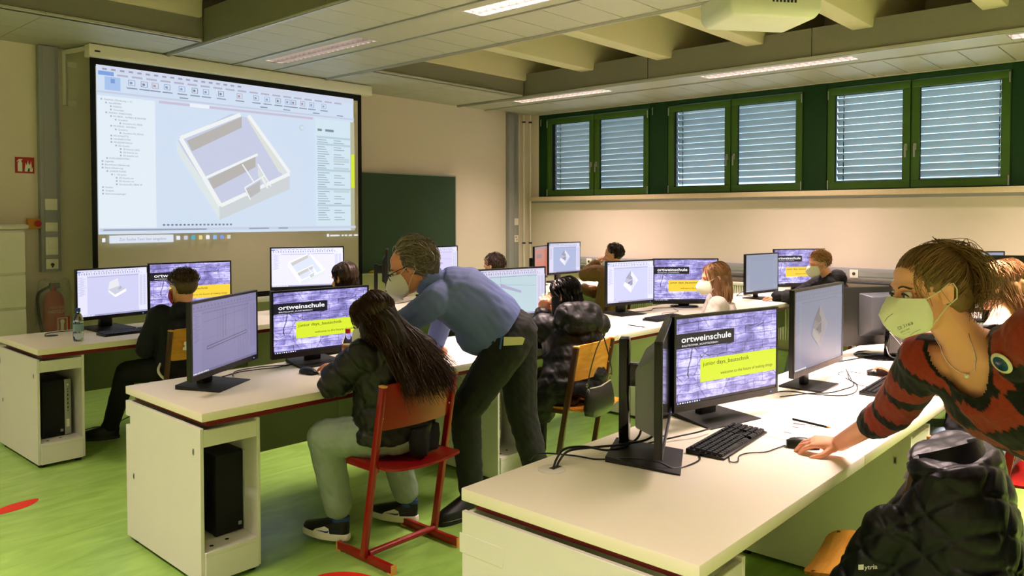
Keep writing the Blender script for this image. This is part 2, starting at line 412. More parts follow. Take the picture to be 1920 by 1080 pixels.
for k, (ya, ym, yb) in enumerate(WIN):
    mb = MB(); frame(mb, 9.068, 9.16, ya-.015, yb+.015, 1.868, 3.083, .03)
    mb.box(9.068, ym-.02, 1.9, 9.15, ym+.02, 3.06); mb.box(9.062, ya-.015, 3.02, 9.16, yb+.015, 3.083)
    wo = struct(mb.build('window_%d' % (k+1), M_frameg, bevel=.004))
    for side, (a, b) in enumerate(((ya, ym-.006), (ym+.006, yb))):
        s = MB(); frame(s, 9.045, 9.09, a, b, 1.882, 3.012, .078); sash = s.build('sash', M_sashg, wo, bevel=.004)
        g = MB(); frame(g, 9.075, 9.088, a+.076, b-.076, 1.958, 2.936, .008); g.build('gasket', M_blackm, sash)
        MB().box(9.079, a+.078, 1.96, 9.083, b-.078, 2.934).build('pane', M_pane, sash)
        hy = (ym-.045) if side == 0 else (ym+.045)
        h = MB(); h.box(9.030, hy-.013, 2.275, 9.046, hy+.013, 2.345); h.tube([(9.034, hy, 2.32), (9.012, hy, 2.315), (9.010, hy, 2.30)], .008); h.box(9.003, hy-.009, 2.20, 9.015, hy+.009, 2.318)
        h.build('handle', M_silver, sash, bevel=.003)
        oy = a+.008 if side == 0 else b-.008
        for z in (1.93, 2.94): MB().tube([(9.036, oy, z-.05), (9.036, oy, z+.05)], .007, 8).build('hinge', M_silver, sash)
    # outside venetian blind, one slat after the other
    n = 15
    for i in range(n):
        z = 1.95+.0775*i
        if i < 13 or True:
            low = {0: 0, 1: 62, 2: 62}.get(k, 60)
            tilt = -math.radians((62, 60, 56)[k] if i > 2 or k != 1 else (42, 48, 54)[i])
            s = MB(); w_, st = .08, 5; pr = []
            for j in range(st+1):
                u = -.5+j/st; cx = u*w_; cz = .006*(1-4*u*u)
                pr.append((cx*math.cos(tilt)-cz*math.sin(tilt), cx*math.sin(tilt)+cz*math.cos(tilt)))
            pr2 = [(x, zz-.001) for x, zz in reversed(pr)]
            s.loft([[(9.215+x, y, zz) for x, zz in pr+pr2] for y in (ya+.01, yb-.05)])
            s.build('slat', M_slat, wo, loc=(0, 0, z))
    c = MB()
    for y in (ya+.12, ym, yb-.12): c.box(9.212, y-.004, 1.9, 9.218, y+.004, 3.08)
    c.build('blind_cord', M_grey, wo)
    MB().box(9.19, ya-.01, 1.86, 9.24, ya+.012, 3.09).build('guide_rail', M_grey, wo); MB().box(9.19, yb-.04, 1.86, 9.24, yb+.02, 3.09).build('guide_rail', M_grey, wo)
for i, (a, b) in enumerate(((7.457, 7.607), (5.406, 5.679), (3.343, 3.604), (1.0, 1.537))):
    p = struct(MB().box(9.055, a, 1.868, 9.20, b, 3.083).build('trim_%d' % (i+3), M_frameg, bevel=.003))
    if i < 2: MB().tube([(9.04, b-.05, 2.92), (9.04, b-.05, 3.0), (9.05, b-.05, 3.02)], .006).build('hook', M_silver, p)

# trunking, pipes, radiator on the window wall
t = thing('cable_trunking', 'grey vertical cable trunking in the right corner of the front wall', 'trunking', (8.634, YF, 0))
MB().box(-.105, -.07, .3, .105, 0, 3.085).build('channel', M_trunk, t, bevel=.004); MB().box(.0, -.073, .3, .06, -.07, 3.08).build('cover_strip', M_silver, t)
for z in (1.50, 1.25): 
    q = MB().box(.0, -.082, z-.05, .085, -.073, z+.05).build('socket_plate', M_white, t, bevel=.004)
MB().box(.02, -.085, 1.265, .035, -.082, 1.28).build('socket_hole', M_black, t); MB().box(.045, -.085, 1.225, .06, -.082, 1.24).build('socket_hole', M_black, t)
t = thing('cable_trunking', 'grey vertical trunking with switches, left of the projection screen', 'trunking', (2.46, YF, 0))
MB().box(-.08, -.07, 1.085, .08, 0, 3.085).build('channel', M_trunk, t, bevel=.004); MB().box(-.05, -.074, 1.09, .05, -.07, 3.08).build('cover_strip', M_trunk, t)
for z0, z1, n in ((1.635, 1.735, 0), (1.443, 1.525, 1), (1.236, 1.396, 2), (1.111, 1.20, 3)):
    p = MB().box(-.05, -.088, z0, .05, -.074, z1).build('switch_plate', M_white, t, bevel=.004)
    if n in (1, 2):
        for k in range(n):
            zz = z0+(z1-z0)*(k+.5)/n; MB().box(-.032, -.094, zz-.028, .032, -.088, zz+.028).build('switch_rocker', M_white, p, bevel=.003)
    if n == 3: MB().tube([(0, -.088, 1.15), (0, -.1, 1.15)], .014, 14).build('key_switch', M_black, p); MB().box(-.005, -.101, 1.125, .005, -.09, 1.15).build('key', M_black, p)
t = thing('wall_trunking', 'grey horizontal trunking with sockets along the window wall', 'trunking', (XR, 4.0, .94))
MB().box(-.06, -2.9, -.062, 0, 3.6, .062).build('channel', M_trunk, t, bevel=.004); MB().box(-.066, -2.9, -.025, -.06, 3.6, .025).build('cover_strip', M_silver, t)
for y in (2.45, 2.62, 1.2, -1.0):
    p = MB().box(-.074, y-.045, -.045, -.066, y+.045, .045).build('socket_plate', M_white, t, bevel=.004)
    MB().tube([(-.07, y, 0), (-.077, y, 0)], .018, 12).build('socket_hole', M_grey, p)
t = thing('handrail_pipe', 'dark pipe running under the window trunking', 'pipe', (8.99, 4.0, .845))
MB().tube([(0, -2.9, 0), (0, 3.55, 0)], .016, 10).build('pipe', M_grey, t)
for y in (-2, -.4, 1.2, 2.8): MB().tube([(0, y, 0), (.06, y, 0)], .010, 8).build('bracket', M_alu, t)
t = thing('radiator', 'long white ribbed radiator below the window trunking', 'radiator', (8.93, 3.9, .1))
MB().box(-.02, -2.6, .05, .05, 2.5, .64).build('panel', M_white, t); MB().box(-.05, -2.6, .64, .06, 2.5, .675).build('top_grille', M_white, t, bevel=.004)
f = MB()
for i in range(170): y = -2.58+i*.03; f.box(-.045, y, .04, -.02, y+.014, .65)
f.build('fins', M_white, t, kind='stuff')
for y in (-2.2, 2.1): MB().box(-.01, y, -.1, .04, y+.04, .06).build('foot', M_white, t)
for px, y, lb in ((8.86, 7.735, 'left heating pipe in the corner beside the windows'), (8.955, 7.69, 'right heating pipe in the corner beside the window sill')):
    t = thing('heating_pipe', lb, 'pipe', (px, y, 0))
    MB().tube([(0, 0, .6), (0, 0, 3.085)], .013, 10).build('pipe', M_white, t)
    for z in (1.18, 2.98): MB().lathe([(.014, z-.012), (.026, z-.012), (.026, z+.012), (.014, z+.012)], 12).build('clamp', M_grey, t); 
# ---- things on the front wall
t = thing('chalkboard', 'dark green chalkboard on the front wall right of the projection screen', 'chalkboard', (5.9, YF-.05, 1.5))
MB().box(-1.5, -.02, -.61, 1.53, .03, .615).build('board', M_board, t)
fr = MB(); fr.box(-1.52, -.028, .612, 1.545, .03, .628); fr.box(1.53, -.028, -.62, 1.545, .03, .615); fr.box(-1.52, -.028, -.63, 1.545, .03, -.61); fr.build('frame', M_alu, t)
MB().loft([[(x, -.03, -.62), (x, -.12, -.635), (x, -.125, -.61), (x, -.12, -.61), (x, -.115, -.628), (x, -.03, -.612)] for x in (-1.5, 1.5)]).build('chalk_tray', M_alu, t)
t = thing('cleaning_cloth', 'crumpled yellow cloth lying on the chalk tray', 'cloth', (6.05, YF-.115, .88))
mb = MB(); n = 9
rings = []
for i in range(n):
    u = i/(n-1); r = .035*math.sin(PI*(.08+.84*u))+.006
    rings.append([(-.11+.22*u, r*math.cos(a)*(1+.25*math.sin(5*a+7*u)), .018+r*.55*math.sin(a)*(1+.3*math.sin(4*a+11*u))) for a in [2*PI*k/14 for k in range(14)]])
mb.loft(rings).build('fabric', mat('yellow_cloth', '#d9b418', .9, var=.3, scale=40), t, sharp=60)
t = thing('fire_sign', 'red fire extinguisher sign with white symbols on the front wall', 'sign', (2.28, YF-.004, 2.027))
M_sred = mat('sign_red', '#b01818', .4); M_swh = mat('sign_white', '#f2efe8', .5)
MB().box(-.075, 0, -.07, .075, .004, .07).build('plate', M_sred, t)
s = MB(); s.lathe([(0.0, 0), (.018, 0), (.018, .07), (.008, .08), (.008, .09), (0, .09)], 14)
pl = MB(); pl.prism([(-.055, -.055), (-.02, -.055), (-.02, .02), (-.027, .03), (-.027, .042), (-.018, .046), (-.018, .052), (-.046, .052), (-.062, .03), (-.056, .028), (-.046, .042), (-.046, .03), (-.055, .02)], -.003, 0, 'y')
for dx, h in ((.008, 1.), (.032, .85)):
    pl.prism([(dx-.010, -.055), (dx+.028, -.055), (dx+.030, -.02*h), (dx+.022, -.035), (dx+.018, .045*h), (dx+.006, .0), (dx-.002, .02*h)], -.003, 0, 'y')
pl.build('symbol', M_swh, t, sharp=None)
t = thing('emergency_switch', 'yellow box with red emergency stop button left of the trunking', 'switch', (2.335, YF-.06, 1.515))
MB().box(-.052, 0, -.045, .052, .06, .045).build('box', mat('switch_yellow', '#d7931c', .45), t, bevel=.006)
MB().lathe([(.016, 0), (.016, .012), (.028, .014), (.028, .026), (.02, .03)], 16).xf(Matrix.Translation((.018, 0, 0)) @ Matrix.Rotation(PI/2, 4, 'X')).build('stop_button', M_sred, t)
t = thing('fire_extinguisher', 'red fire extinguisher in a clear plastic bag on the front wall', 'fire extinguisher', (2.45, YF-.13, .44))
MB().lathe([(.0, .0), (.07, .0), (.085, .02), (.085, .40), (.06, .46), (.025, .48), (.025, .52), (0, .52)], 22).build('cylinder', mat('extinguisher_red', '#a81c1c', .35), t)
MB().box(-.03, -.02, .5, .05, .02, .55).build('valve', M_black, t, bevel=.004)
MB().tube(bez([(-.03, 0, .52), (-.12, 0, .45), (-.12, -.02, .25), (-.09, -.03, .08)], 8), .013, 8).build('hose', M_black, t)
lb = MB().box(-.02, -.092, .11, .1, -.084, .255).build('sign_plate', M_sred, t)
m = MB()
for a in ((.0, .12, .08, .126), (.0, .24, .08, .246), (.0, .12, .006, .246), (.074, .12, .08, .246)): m.box(a[0], -.0945, a[1], a[2], -.092, a[3])
m.prism([(.025, .135), (.05, .135), (.05, .19), (.058, .21), (.05, .23), (.03, .232), (.02, .215), (.027, .2), (.025, .17)], -.0945, -.092, 'y')
m.build('symbol', M_swh, lb, sharp=None)
tx = MB(); v, f, wd = text_geo('HIER DIE'); tx.add([(-.055+p[0]*.11/wd, -.0865, .33+p[1]*.025) for p in v], f); v, f, wd = text_geo('MEDIZIN', .01); tx.add([(-.07+p[0]*.14/wd, -.0865, .29+p[1]*.035) for p in v], f)
tx.build('lettering', mat('letter_pink', '#d99a90', .5), t, sharp=None)
bagm = bpy.data.materials.new('plastic_bag'); bagm.use_nodes = True
nt = bagm.node_tree; N = nt.nodes; N.remove(N['Principled BSDF']); a = N.new('ShaderNodeBsdfTransparent'); b = N.new('ShaderNodeBsdfPrincipled'); b.inputs['Base Color'].default_value = (.5, .5, .46, 1); b.inputs['Roughness'].default_value = .15
mx = N.new('ShaderNodeMixShader'); nz = N.new('ShaderNodeTexNoise'); nz.inputs['Scale'].default_value = 25; nz.inputs['Distortion'].default_value = 2; cr = N.new('ShaderNodeMath'); cr.operation = 'MULTIPLY'; cr.inputs[1].default_value = .5
nt.links.new(nz.outputs['Fac'], cr.inputs[0]); nt.links.new(cr.outputs[0], mx.inputs[0]); nt.links.new(a.outputs[0], mx.inputs[1]); nt.links.new(b.outputs[0], mx.inputs[2]); nt.links.new(mx.outputs[0], N['Material Output'].inputs[0])
r = []
for i in range(10):
    u = i/9; z = -.02+.60*u; wx = .145-.05*max(0, u-.75)*2; r.append([(wx*math.cos(q)*(1+.05*math.sin(3*q+9*u)), -.01+.1*math.sin(q)*(1+.08*math.sin(5*q+6*u)), z+.01*math.sin(4*q)) for q in [2*PI*k/20 for k in range(20)]])
MB().loft(r, caps=False).build('plastic_bag', bagm, t, sharp=80)
t = thing('wall_cabinet', 'low white cabinet with stacked fronts at the left picture edge', 'cabinet', (1.6, YF-.02, .1))
MB().box(-.6, -.28, 0, .58, 0, 1.36).build('body', M_white, t)
for k, (a, b) in enumerate(((0, .42), (.43, .70), (.71, .99), (1.0, 1.35))): MB().box(-.6, -.30, a+.006, .58, -.28, b-.006).build('front', M_white, t, bevel=.003)
t = thing('towel_rail', 'white rolled rail sticking out above the low white cabinet', 'rail', (1.9, YF-.2, 1.49))
MB().tube([(-.7, -.09, 0), (.25, -.09, 0), (.31, -.05, 0), (.32, .19, 0)], .022, 10).build('tube', M_white, t)
# ---- projection screen
t = thing('projection_screen', 'large pull-down projection screen showing a house model, on the front wall', 'projection screen', (4.19, 7.40, 3.03))
MB().box(-1.535, -.07, -.055, 1.535, .045, .053).build('casing', M_white, t, bevel=.006)
MB().box(-1.49, -.0725, -.015, -1.445, -.07, .0).build('maker_badge', M_black, t)
M_fab = mat('screen_fabric', '#cfc8b0', .85, var=.01)
M_bord = mat('screen_border', '#050505', .9)
fb = MB().box(-1.507, -.002, -2.285, 1.43, .002, -.055).build('border', M_bord, t)
MB().box(-1.462, -.004, -2.23, 1.375, -.002, -.125).build('fabric', M_fab, t)
MB().box(-1.507, -.015, -2.345, 1.43, .015, -2.285).build('bottom_bar', M_white, t, bevel=.005)
for s in (-1, 1):
    x = -1.50 if s < 0 else 1.5
    b = MB(); b.bar((x, .04, .03), (x-.08*(s < 0), .40, .03), .03, .035); b.bar((x-.08*(s < 0), .385, .04), (x-.08*(s < 0), .385, -.45), .03, .03); b.box(x-.10, .385, -.45, x+.02, .398, -.40); b.box(x-.10, .385, -.10, x+.02, .398, -.05)
    b.build('bracket', M_white, t)
# ================================================================== DISPLAYS
M_glow = mat_attr('display_glow', rough=.35, emit=1.0)
def splash_mat():
    m = bpy.data.materials.new('display_brick_picture'); m.use_nodes = True; nt = m.node_tree; N = nt.nodes; L = nt.links
    b = N['Principled BSDF']; b.inputs['Base Color'].default_value = (.02, .02, .02, 1); b.inputs['Roughness'].default_value = .35
    tc = N.new('ShaderNodeTexCoord'); sp = N.new('ShaderNodeMapping'); sp.inputs['Rotation'].default_value = (PI/2, 0, 0); L.new(tc.outputs['Object'], sp.inputs[0])
    def math_(op, a, b_=None, v=None):
        n = N.new('ShaderNodeMath'); n.operation = op; n.use_clamp = False; L.new(a, n.inputs[0])
        if b_ is not None: L.new(b_, n.inputs[1])
        elif v is not None: n.inputs[1].default_value = v
        return n.outputs[0]
    def noise(scale, det, dist=0., st=(1, 1, 1)):
        mp = N.new('ShaderNodeMapping'); mp.inputs['Scale'].default_value = st; L.new(tc.outputs['Object'], mp.inputs[0])
        n = N.new('ShaderNodeTexNoise'); n.inputs['Scale'].default_value = scale; n.inputs['Detail'].default_value = det; n.inputs['Distortion'].default_value = dist; n.inputs['Roughness'].default_value = .65
        L.new(mp.outputs[0], n.inputs['Vector']); return n.outputs['Fac']
    big = noise(4.5, 3, .4); med = noise(22, 8, .8, (.6, 1, 1.4)); fine = noise(90, 4, .3, (1, 1, 1.3)); rowz = noise(16, 6, 1.2, (.18, 1, 3.2))
    br = N.new('ShaderNodeTexBrick'); br.inputs['Scale'].default_value = 1; br.inputs['Brick Width'].default_value = .11; br.inputs['Row Height'].default_value = .034; br.inputs['Mortar Size'].default_value = .0022; br.inputs['Mortar Smooth'].default_value = .6
    ad = N.new('ShaderNodeVectorMath'); ad.operation = 'ADD'; nzc = N.new('ShaderNodeTexNoise'); nzc.inputs['Scale'].default_value = 14
    sc = N.new('ShaderNodeVectorMath'); sc.operation = 'SCALE'; sc.inputs['Scale'].default_value = .022; L.new(tc.outputs['Object'], nzc.inputs['Vector']); L.new(nzc.outputs['Color'], sc.inputs[0])
    L.new(sp.outputs[0], ad.inputs[0]); L.new(sc.outputs[0], ad.inputs[1]); L.new(ad.outputs[0], br.inputs['Vector'])
    vo = N.new('ShaderNodeTexVoronoi'); vo.feature = 'DISTANCE_TO_EDGE'; vo.inputs['Scale'].default_value = 7; L.new(ad.outputs[0], vo.inputs['Vector'])
    crack = math_('LESS_THAN', vo.outputs['Distance'], v=.008)
    crackm = math_('MULTIPLY', crack, math_('GREATER_THAN', big, v=.52))
    val = math_('ADD', math_('MULTIPLY', big, v=.75), math_('ADD', math_('MULTIPLY', med, v=.55), math_('ADD', math_('MULTIPLY', fine, v=.22), math_('MULTIPLY', rowz, v=.60))))
    val = math_('SUBTRACT', val, math_('MULTIPLY', br.outputs['Fac'], v=.16)); val = math_('SUBTRACT', val, math_('MULTIPLY', crackm, v=.25))
    cr = N.new('ShaderNodeValToRGB'); e = cr.color_ramp.elements; e[0].position = .62; e[0].color = (*lin('#16142a'), 1); e[1].position = 1.32/1.0 if False else .999; e[1].color = (*lin('#dcd6ff'), 1)
    mid = e.new(.84); mid.color = (*lin('#8a82c8'), 1)
    half = math_('MULTIPLY', val, v=.82); L.new(half, cr.inputs[0])
    L.new(cr.outputs[0], b.inputs['Emission Color']); b.inputs['Emission Strength'].default_value = 1.0
    return m
M_splash = splash_mat()
def pic_splash(W, H, yellow='#c9d92e', gain=1.):
    p = Pic(W, H, gain)
    p.rect(0, 0, 1, 1, '#000000', 1)
    p.rect(0, .65, .555, .825, '#12101f'); p.text('ortweinschule', .05, .722, .072, '#ffffff', .475, .014)
    p.text('BAUTECHNIK_KUNST&DESIGN', .055, .672, .022, '#e8e6f4', .34, .004)
    p.rect(.225, .225, 1, .50, yellow); p.text('junior days_bautechnik', .25, .415, .050, '#26261a', .46, .004)
    p.text('welcome to the future of making things', .42, .285, .038, '#26261a', .54, .002)
    p.rect(0, 0, 1, .035, '#101020')
    for i in range(10): p.rect(.012+i*.022, .010, .024+i*.022, .026, '#ffffff' if i % 3 else '#8db4ff')
    return p
def ribbon(p, top='#dcdaf2', flat=0):
    if flat: p.rows(.02, .885, .90, 1, lambda i: [(k*.034, .02) for k in range(27)], flat, 1.); p.rows(.02, .92, .95, 1, lambda i: [(k*.05, .02) for k in range(18)], flat, 1.); return
    p.rect(0, .87, 1, 1, top); p.rect(0, .975, 1, 1, '#c9c8e4'); p.rect(.0, .945, .05, .97, '#4a7fd0')
    p.rows(.06, .952, .965, 1, lambda i: [(k*.055, .035) for k in range(15)], '#8b8aa8', 1.)
    for k in range(26):
        u = .02+k*.034; p.rect(u, .90, u+.014, .935, ('#7d86b8', '#a7a9c8', '#6f88c8', '#8d8ca5')[k % 4])
    p.rows(.02, .885, .893, 1, lambda i: [(k*.034, .02) for k in range(27)], '#9a99b4', 1.)
def dimc(c, k): return '#%02x%02x%02x' % tuple(int(int(c[i:i+2], 16)*k) for i in (1, 3, 5))
def pic_cad(W, H, variant, bg='#c5c6e4', gain=1., lp='#d8d7f2', rp='#d8d7f2', flat=0, hi=None):
    p = Pic(W, H, gain); p.rect(0, 0, 1, 1, bg); ribbon(p, flat=flat)
    if hi: lp = rp = hi
    p.rect(0, .035, .13, .87, lp); p.rect(.87, .035, 1, .87, rp); p.line(.13, .845, .87, .845, .004, flat or '#9a9ab8')
    p.rows(.01, .45, .86, 26, lambda i: [(.01*(i % 4), .05+.03*((i*7) % 3)/2)], flat or '#a3a2bf')
    p.rows(.885, .15, .84, 34, lambda i: [(0, .04), (.055, .03+.01*(i % 2))], flat or '#a3a2bf')
    p.rect(0, 0, 1, .035, flat or '#9896b8'); p.rows(.01, .01, .028, 1, lambda i: [(k*.02, .012) for k in range(11)], '#ffffff', 1.)
    if variant == 'room': house(p, .47, .45, .52)
    if variant == 'box':
        p.poly([(.42, .55), (.44, .72), (.56, .79), (.58, .62)], '#d9d9e0'); p.poly([(.42, .55), (.58, .62), (.68, .55), (.52, .43)], '#c0c0d2'); p.poly([(.42, .55), (.52, .43), (.52, .37), (.43, .49)], '#e6e6ee'); p.poly([(.52, .43), (.68, .55), (.68, .49), (.52, .37)], '#efeff4')
        p.poly([(.56, .56), (.60, .62), (.62, .57), (.58, .52)], '#a9a9c0')
    if variant == 'diamond':
        kd = .62 if flat else 1.; P0 = p.poly; p_poly = lambda pts, c: P0(pts, dimc(c, kd))
        p_poly([(.50, .78), (.66, .52), (.50, .22), (.33, .42)], '#d4d4e8'); p_poly([(.50, .78), (.53, .56), (.42, .52), (.385, .60)], '#9a9ab0'); p_poly([(.50, .78), (.66, .52), (.62, .47), (.49, .66)], '#dedeee')
        p_poly([(.33, .42), (.50, .22), (.50, .36), (.36, .50)], '#e8e8f4'); p_poly([(.385, .60), (.48, .55), (.46, .44), (.36, .50)], '#b4b4c8'); p_poly([(.47, .52), (.53, .55), (.53, .42), (.48, .40)], '#8f8fa8'); p_poly([(.42, .47), (.47, .50), (.47, .43)], '#6f6f88')
        p.line(.50, .22, .66, .52, .002, '#a0a0b8')
    if variant == 'plan':
        c = '#55546e'
        for u in (.36, .40, .44, .48, .62, .80, .84): p.line(u, .86, u, .44 if u < .6 else .30, .0012, c)
        p.line(.44, .86, .44, .42, .002, '#7a4a5a'); p.line(.48, .86, .48, .43, .002, '#7a4a5a')
        p.line(.16, .72, .84, .78, .001, c); p.line(.14, .47, .84, .53, .001, '#77768f')
        for a in ((.20, .36, .82, .44), (.20, .32, .82, .40), (.20, .32, .20, .36), (.82, .40, .82, .44)): p.line(*a, .0022, '#1d1c2a')
        for u in (.68, .72, .76): p.line(u, .39, u, .05, .0012, c)
        p.line(.26, .31, .30, .31, .003, '#9a7a55')
    if variant == 'lines':
        p.poly([(.30, .70), (.62, .52), (.62, .47), (.30, .62)], '#a9a5cc'); p.line(.14, .70, .85, .62, .002, '#8f8db4'); p.line(.3, .86, .3, .4, .002, '#8f8db4')
    if variant == 'browser':
        p.rect(0, .035, 1, 1, bg); p.rect(0, .90, 1, 1, '#b79a98'); p.rect(.1, .62, .55, .78, '#b98f8b'); p.rect(.1, .30, .9, .5, '#e07f62'); p.rows(.12, .64, .76, 4, lambda i: [(0, .35)], '#7d6a70')
    return p
def house(p, cu, cv, s):
    """open-roofed house model seen from above, in fractions of the picture"""
    def q(x, y): return (cu+(x-.5)*s, cv+(y-.5)*s*1.55)
    W_, G, D, F = '#f2f6f6', '#b9b6b4', '#c3c8d0', '#c9cfe8'
    p.poly([q(.03, .70), q(.47, .98), q(.60, .96), q(1.0, .33), q(.34, .03)], F)
    p.poly([q(.02, .69), q(.36, .14), q(.36, .0), q(.02, .60)], '#dfe8ea'); p.poly([q(.36, .14), q(1., .44), q(1., .30), q(.36, .0)], '#cfd6da')
    p.poly([q(.10, .70), q(.56, .96), q(.56, .86), q(.14, .61)], G)
    p.poly([q(.60, .96), q(.66, .96), q(.97, .45), q(.90, .46)], '#dfe2de')
    for a, b, w in (((.05, .72), (.55, .98), .03), ((.62, .98), (1., .46), .03), ((.05, .72), (.37, .13), .035), ((.37, .13), (1., .45), .03)):
        A, B = q(*a), q(*b); p.line(*A, *B, w*s*p.W, W_)
    p.poly([q(.27, .37), q(.68, .60), q(.68, .50), q(.31, .28)], G); p.line(*q(.25, .38), *q(.70, .62), .02*s*p.W, W_)
    p.poly([q(.58, .28), q(.72, .37), q(.72, .27), q(.62, .20)], '#bcbcbe'); p.poly([q(.70, .52), q(.78, .38), q(.78, .30), q(.70, .42)], '#dde2e2')
    for a, b in (((.56, .52), (.66, .36)), ((.58, .30), (.76, .42)), ((.58, .30), (.63, .19)), ((.70, .53), (.82, .32)), ((.74, .40), (.79, .30))): p.line(*q(*a), *q(*b), .011*s*p.W, W_)
DISP = {}
def display_mesh(kind, W, H):
    k = (kind, round(W, 3), round(H, 3))
    if k not in DISP:
        if kind == 'splash': me = pic_splash(W, H).mesh('display'); me.materials.append(M_glow); me.materials.append(M_splash)
        elif kind == 'splash_orange': me = pic_splash(W, H, '#e8c33a', 1.0).mesh('display'); me.materials.append(M_glow); me.materials.append(M_splash)
        elif kind in ('off', 'mirror'): me = MB().box(-W/2, -.0005, -H/2, W/2, 0, H/2).mesh('display'); me.materials.append(M_gloss if kind == 'mirror' else mat('dark_screen', '#0a0a0c', .25))
        else:
            v, bg, g = {'box': ('box', '#c3c3e4', .95), 'plan': ('plan', '#8a86ae', .72), 'room': ('room', '#d8d6f4', 1.05), 'diamond': ('diamond', '#c2c3e6', 1.), 'diamond_dim': ('diamond', '#74809f', .70), 'diamond_mid': ('diamond', '#a9b4d8', .85),
                        'empty': ('none', '#9aa3bc', .75), 'lines': ('lines', '#cfc8f0', .95), 'browser': ('browser', '#d9896e', .62), 'teal': ('lines', '#b9d3dc', .8)}[kind]
            me = pic_cad(W, H, v, bg, g, flat={'plan': '#77739a', 'diamond_dim': '#667191', 'empty': '#8c94ac'}.get(kind, 0), hi={'plan': '#8f8bb4', 'diamond_dim': '#7a86a4', 'empty': '#a2a9c0'}.get(kind)).mesh('display'); me.materials.append(M_glow)
        DISP[k] = me
    return DISP[k]
# projected picture: dim light desktop with the house model, glowing in place of projector light
pw = Pic(2.82, 1.59, .76)
pw.rect(.002, .055, .985, 1, '#d3e2f6'); pw.rect(.002, .965, .985, 1, '#d5dcf0'); pw.rect(.008, .945, .055, .968, '#7fa4e2')
pw.rows(.065, .948, .960, 1, lambda i: [(k*.046, .034) for k in range(19)], '#b9b4cc', .9)
pw.rows(.02, .975, .99, 1, lambda i: [(k*.027, .014) for k in range(18)], '#9aa2b8', .7)
pw.rect(.027, .865, .075, .94, '#a9c6f2'); pw.rect(.045, .905, .058, .93, '#7f9ed8')
IC = '#8b96ba'
for k, u in enumerate([.10, .14, .175, .215, .265, .31, .35, .405, .475, .54, .585, .63, .67, .695, .735, .775, .83]):
    c = (IC, '#7f7f94', '#b08f9c', IC, '#8fa0c8', '#777c90')[k % 6]
    pw.line(u, .905, u+.02, .905, .004, c); pw.line(u, .935, u+.02, .935, .004, c); pw.line(u, .905, u, .935, .005, c); pw.line(u+.02, .905, u+.02, .935, .005, c); pw.rect(u+.004, .912, u+.012, .925, c)
    pw.rows(u-.006, .885, .893, 1, lambda i: [(0, .034)], '#8f97ae', .9)
for u in (.265, .565, .66, .79, .90): pw.rows(u, .862, .870, 1, lambda i: [(0, .03)], '#8f97ae', .9)
pw.rect(.002, .845, .985, .856, '#c9d0e6'); pw.rect(.195, .82, .79, .835, '#cbc3da'); pw.rect(.30, .818, .37, .84, '#eef4fc')
pw.rect(.002, .09, .182, .83, '#e6f1fb'); pw.rect(.80, .09, .965, .83, '#d6eaf6'); pw.rect(.965, .055, .985, .83, '#b9b79a'); pw.rect(.968, .36, .985, .60, '#d8ea3c')
tree = ['Ansichten (Gliederung 1 - C)', 'ALLGEMEIN', 'DESIGN', 'Ortsunabh.', 'MODELL ANSICHTEN', 'M1-FBDK - AUFBAU & FENSTER', 'Grundriss', 'Grundriss EG_FBDK', 'M2-RDOK - ROHBAU', 'Grundriss', 'Grundriss EG_RDOK', 'M3-SCHNITTE', 'M4-ANSICHTEN', 'M5-ISOMETRISCH', '3D-Ansicht', '3D-Ansicht (3DI)', '3D-Ansicht ost', '3D-Ansicht sud', 'PLAN-ANSICHTEN', 'Legenden', 'Bauteillisten (Gliederung)', 'Plane (Gliederung)', 'JUNIOR PLANE', '1 - A3 Junior', '3D-Ansicht ost', '3D-Ansicht sud', 'Grundriss EG_FBDK SP', 'Familien', 'Gruppen', 'Revit-Verknupfungen']
ind = [0, 1, 2, 2, 1, 2, 3, 4, 2, 3, 4, 2, 2, 2, 3, 4, 4, 4, 1, 0, 0, 0, 1, 2, 3, 3, 3, 0, 0, 0]
for i, (s_, k) in enumerate(zip(tree, ind)):
    v = .806-.0182*i; pw.text(s_, .022+.014*k, v, .0095, '#8a90a4'); pw.rect(.012+.014*k, v, .017+.014*k, v+.009, '#a9b0c0')
house(pw, .463, .475, .44)
for k, v in enumerate(np.linspace(.70, .13, 36)):
    if k in (0, 3, 14, 22, 29): pw.rect(.803, v-.002, .962, v+.012, '#bcd2e0')
    else:
        pw.rows(.806, v, v+.010, 1, lambda i: [(0, .035+.02*((k*5) % 4)/3)], '#a3b4c4', .6)
        if k % 3: pw.rows(.882, v, v+.010, 1, lambda i: [(0, .02+.03*((k*7) % 3)/2)], '#a3b4c4', .6)
        if k in (9, 10, 13, 23): pw.rect(.88, v-.002, .955, v+.012, '#c6d6de')
pw.rows(.806, .745, .765, 1, lambda i: [(0, .02), (.035, .04)], '#8090a0', .8)
pw.poly([(.735+.012*math.cos(a), .755+.02*math.sin(a)) for a in [2*PI*k/18 for k in range(18)]], '#c6d6e6'); pw.poly([(.728, .75), (.735, .768), (.745, .76), (.742, .745)], '#dde8f0')
pw.rows(.20, .10, .112, 1, lambda i: [(k*.014, .008) for k in range(18)], '#7f86a0', .9); pw.rect(.002, .072, .985, .088, '#c9d4e6'); pw.rows(.012, .074, .085, 1, lambda i: [(0, .34), (.5, .08), (.62, .04)], '#98a2b8', .8)
pw.rect(.03, .004, .235, .048, '#dfe8f6'); pw.text('Zur Suche Text hier eingeben', .06, .018, .016, '#9aa2b4')
for k, c in enumerate(('#e8f0ff', '#c9d0e0', '#4fb0c8', '#e8d890', '#f4f4f4', '#8fc0f0', '#7f9fe0', '#d8d4c0')): pw.rect(.245+k*.026, .016, .258+k*.026, .04, c)
